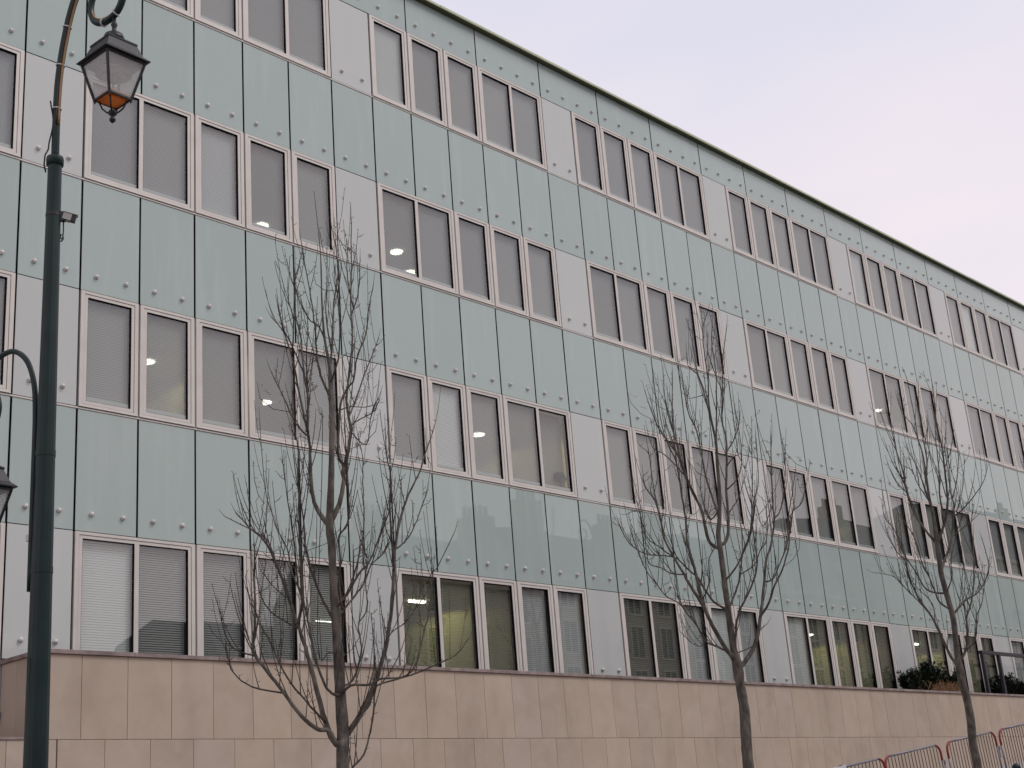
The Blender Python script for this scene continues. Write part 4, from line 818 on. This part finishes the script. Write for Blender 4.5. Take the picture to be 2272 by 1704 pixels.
# ------------------------------------------------------------------ crowd barriers
SL = math.atan(0.098)
bar_me = MB().tube([(0,0,0.16),(0,0,1.035)], 0.0085, 6).mesh('bar', X['bar'])
def barrier(x, label):
    L = 2.30; root = tag(empty('crowd_barrier', (x,-3.0,gz(x+L/2)-0.1*L/2)), label, 'barrier', 'crowd barriers along the wall')
    root.rotation_euler = (0,-SL,0)
    R_ = 0.20; tr = 0.021
    def corner(sx): return [(L/2+sx*(L/2-R_*(1-math.sin(a))), 0, 1.05-R_*0.9*(1-math.cos(a))) for a in [i*math.pi/12 for i in range(7)]]
    MB().tube([(R_,0,1.05),(L-R_,0,1.05)], tr, 10).build('top_rail', X['galv'], root, True)
    for sx in (-1,1):
        c = corner(sx); e = c[-1]
        MB().tube(c+[(e[0],0,0.74)], tr+0.002, 10).build('red_end', X['red'], root, True)
        MB().tube([(e[0],0,0.74),(e[0],0,0.10)], tr, 10).build('end_post', X['galv'], root, True)
        MB().tube([(e[0],-0.30,0.012),(e[0],-0.24,0.05),(e[0],0,0.115),(e[0],0.24,0.05),(e[0],0.30,0.012)], 0.018, 8).build('foot', X['galv'], root, True)
    MB().box(L+0.018,L+0.075,-0.03,0.03,0.66,0.735).box(L+0.03,L+0.06,-0.018,0.018,0.50,0.66).build('coupling', X['galv'], root)
    MB().tube([(0.02,0,0.16),(L-0.02,0,0.16)], 0.016, 8).build('bottom_rail', X['galv'], root, True)
    for i in range(16): put('bar', bar_me, root, (0.15+i*(L-0.30)/15, 0, 0))
for x, lb in ((12.88,'crowd barrier with red ends farthest left, cut by the bottom edge'),
              (15.20,'crowd barrier with red ends just left of the leaning tree trunk'),
              (17.79,'crowd barrier with red ends crossed by the third tree trunk'),
              (20.30,'crowd barrier with red ends at the right edge of the picture')): barrier(x, lb)
pl = tag(empty('white_board', (13.02,-3.05,gz(13.0)+0.5)), 'white board hung on the leftmost barrier at the bottom edge', 'board'); pl.rotation_euler = (0,-SL,0)
MB().slab(0,0.62,-0.012,0.012,0.0,0.585,0.003).build('sheet', X['plate'], pl)
MB().box(0.05,0.09,0.012,0.07,0.56,0.60).box(0.5,0.54,0.012,0.07,0.56,0.60).build('hook', X['galv'], pl)

bo = tag(empty('bollard', (12.75,-6.58,gz(12.75))), 'dark ball topped bollard at the bottom right corner', 'bollard')
MB().lathe([(0.075,0),(0.075,0.08),(0.05,0.12),(0.045,0.72),(0.055,0.74),(0.04,0.77)], n=16).build('post', X['pole'], bo, True)
MB().lathe([(0.02,0.765)]+[(0.065*math.sin(a),0.83-0.065*math.cos(a)) for a in [0.4+i*0.27 for i in range(10)]]+[(0.003,0.895)], n=16).build('ball', X['pole'], bo, True)

# ------------------------------------------------------------------ houses on the other side of the street (mirrored in the glass)
def house(x0, x1, eave, ridge, stacks, floors, label, yf=-34.0):
    g = gz((x0+x1)/2); root = tag(empty('town_house', ((x0+x1)/2, yf, g)), label, 'house', 'town houses across the street')
    w = (x1-x0)/2; e = eave-g; rr = ridge-g; dpt = 11.0
    MB().box(-w,w,-dpt,0,-1.2,e).build('wall', X['plaster'], root)
    MB().box(-w-.02,w+.02,0.002,0.35,e-0.3,e).build('cornice', X['plaster'], root)
    vs = [(-w,-dpt,e+.002),(w,-dpt,e+.002),(w,.2,e+.002),(-w,.2,e+.002),(-w,-dpt+2.2,rr-.8),(w,-dpt+2.2,rr-.8),(w,-1.6,rr-.8),(-w,-1.6,rr-.8),(-w,-dpt/2,rr),(w,-dpt/2,rr)]
    rf = MB().add(vs, [(3,2,1,0),(2,3,7,6),(0,1,5,4),(6,7,8,9),(4,5,9,8),(3,0,4,8,7),(1,2,6,9,5)]).build('roof', X['slate'], root)
    for sx, sh in stacks:
        c = MB().box(sx-.9,sx+.9,-4.2,-3.3,rr-3.0,rr+sh)
        c.build('chimney', X['brick'], rf)
        for k in range(4): MB().lathe([(0.14,rr+sh+.002),(0.11,rr+sh+.6),(0.13,rr+sh+.65)], (sx-.66+k*.44,-3.75,0), 8).build('chimney_pot', X['brick'], rf)
    nx = max(2, int(2*w/2.6)); fh = e/floors
    wm = MB().box(-.55,.55,0.003,0.05,0,1.75).mesh('window', X['houseglass']); sm = MB().ring(-.66,.66,-.1,1.86,.11,.11,.11,0.004,0.12).box(-.03,.03,0.05,0.1,0,1.75).mesh('window_frame', X['shutter'])
    for f_ in range(floors):
        for k in range(nx):
            loc = (-w+(k+.5)*2*w/nx, 0, f_*fh+fh*.3); q = put('window', wm, root, loc); put('window_frame', sm, q)
house(-28, -6, 10.5, 13.5, [(-6,1.0)], 3, 'cream town house across the street, behind the camera')
house(-6, 10, 7.5, 10.2, [(4,0.6)], 2, 'low cream town house across the street near the lamp')
house(10, 26, 8.6, 10.9, [(-6,0.3)], 2, 'low wide town house across the street, mirrored at lower left')
house(26.4, 37, 9.8, 12.6, [(3.5,0.8)], 4, 'lower town house across the street with one chimney')
house(37.4, 47.5, 14.6, 17.9, [(-4,0.6),(4,1.4)], 4, 'tall town house across the street with two chimney stacks')
house(48, 60, 15.6, 19.2, [(-3,1.6),(4.6,1.0)], 4, 'tall slate roofed town house mirrored behind the middle tree')
house(60.4, 82, 16.5, 20.3, [(-8,1.0),(2,0.8)], 5, 'broad town house across the street, mirrored at right')
house(82.4, 103, 19.5, 23.8, [(-6,1.0),(7,1.2)], 5, 'tallest town house across the street, mirrored at far right')
house(103.4, 135, 22.0, 27.5, [(0,1.0)], 6, 'large town house at the far end of the street')
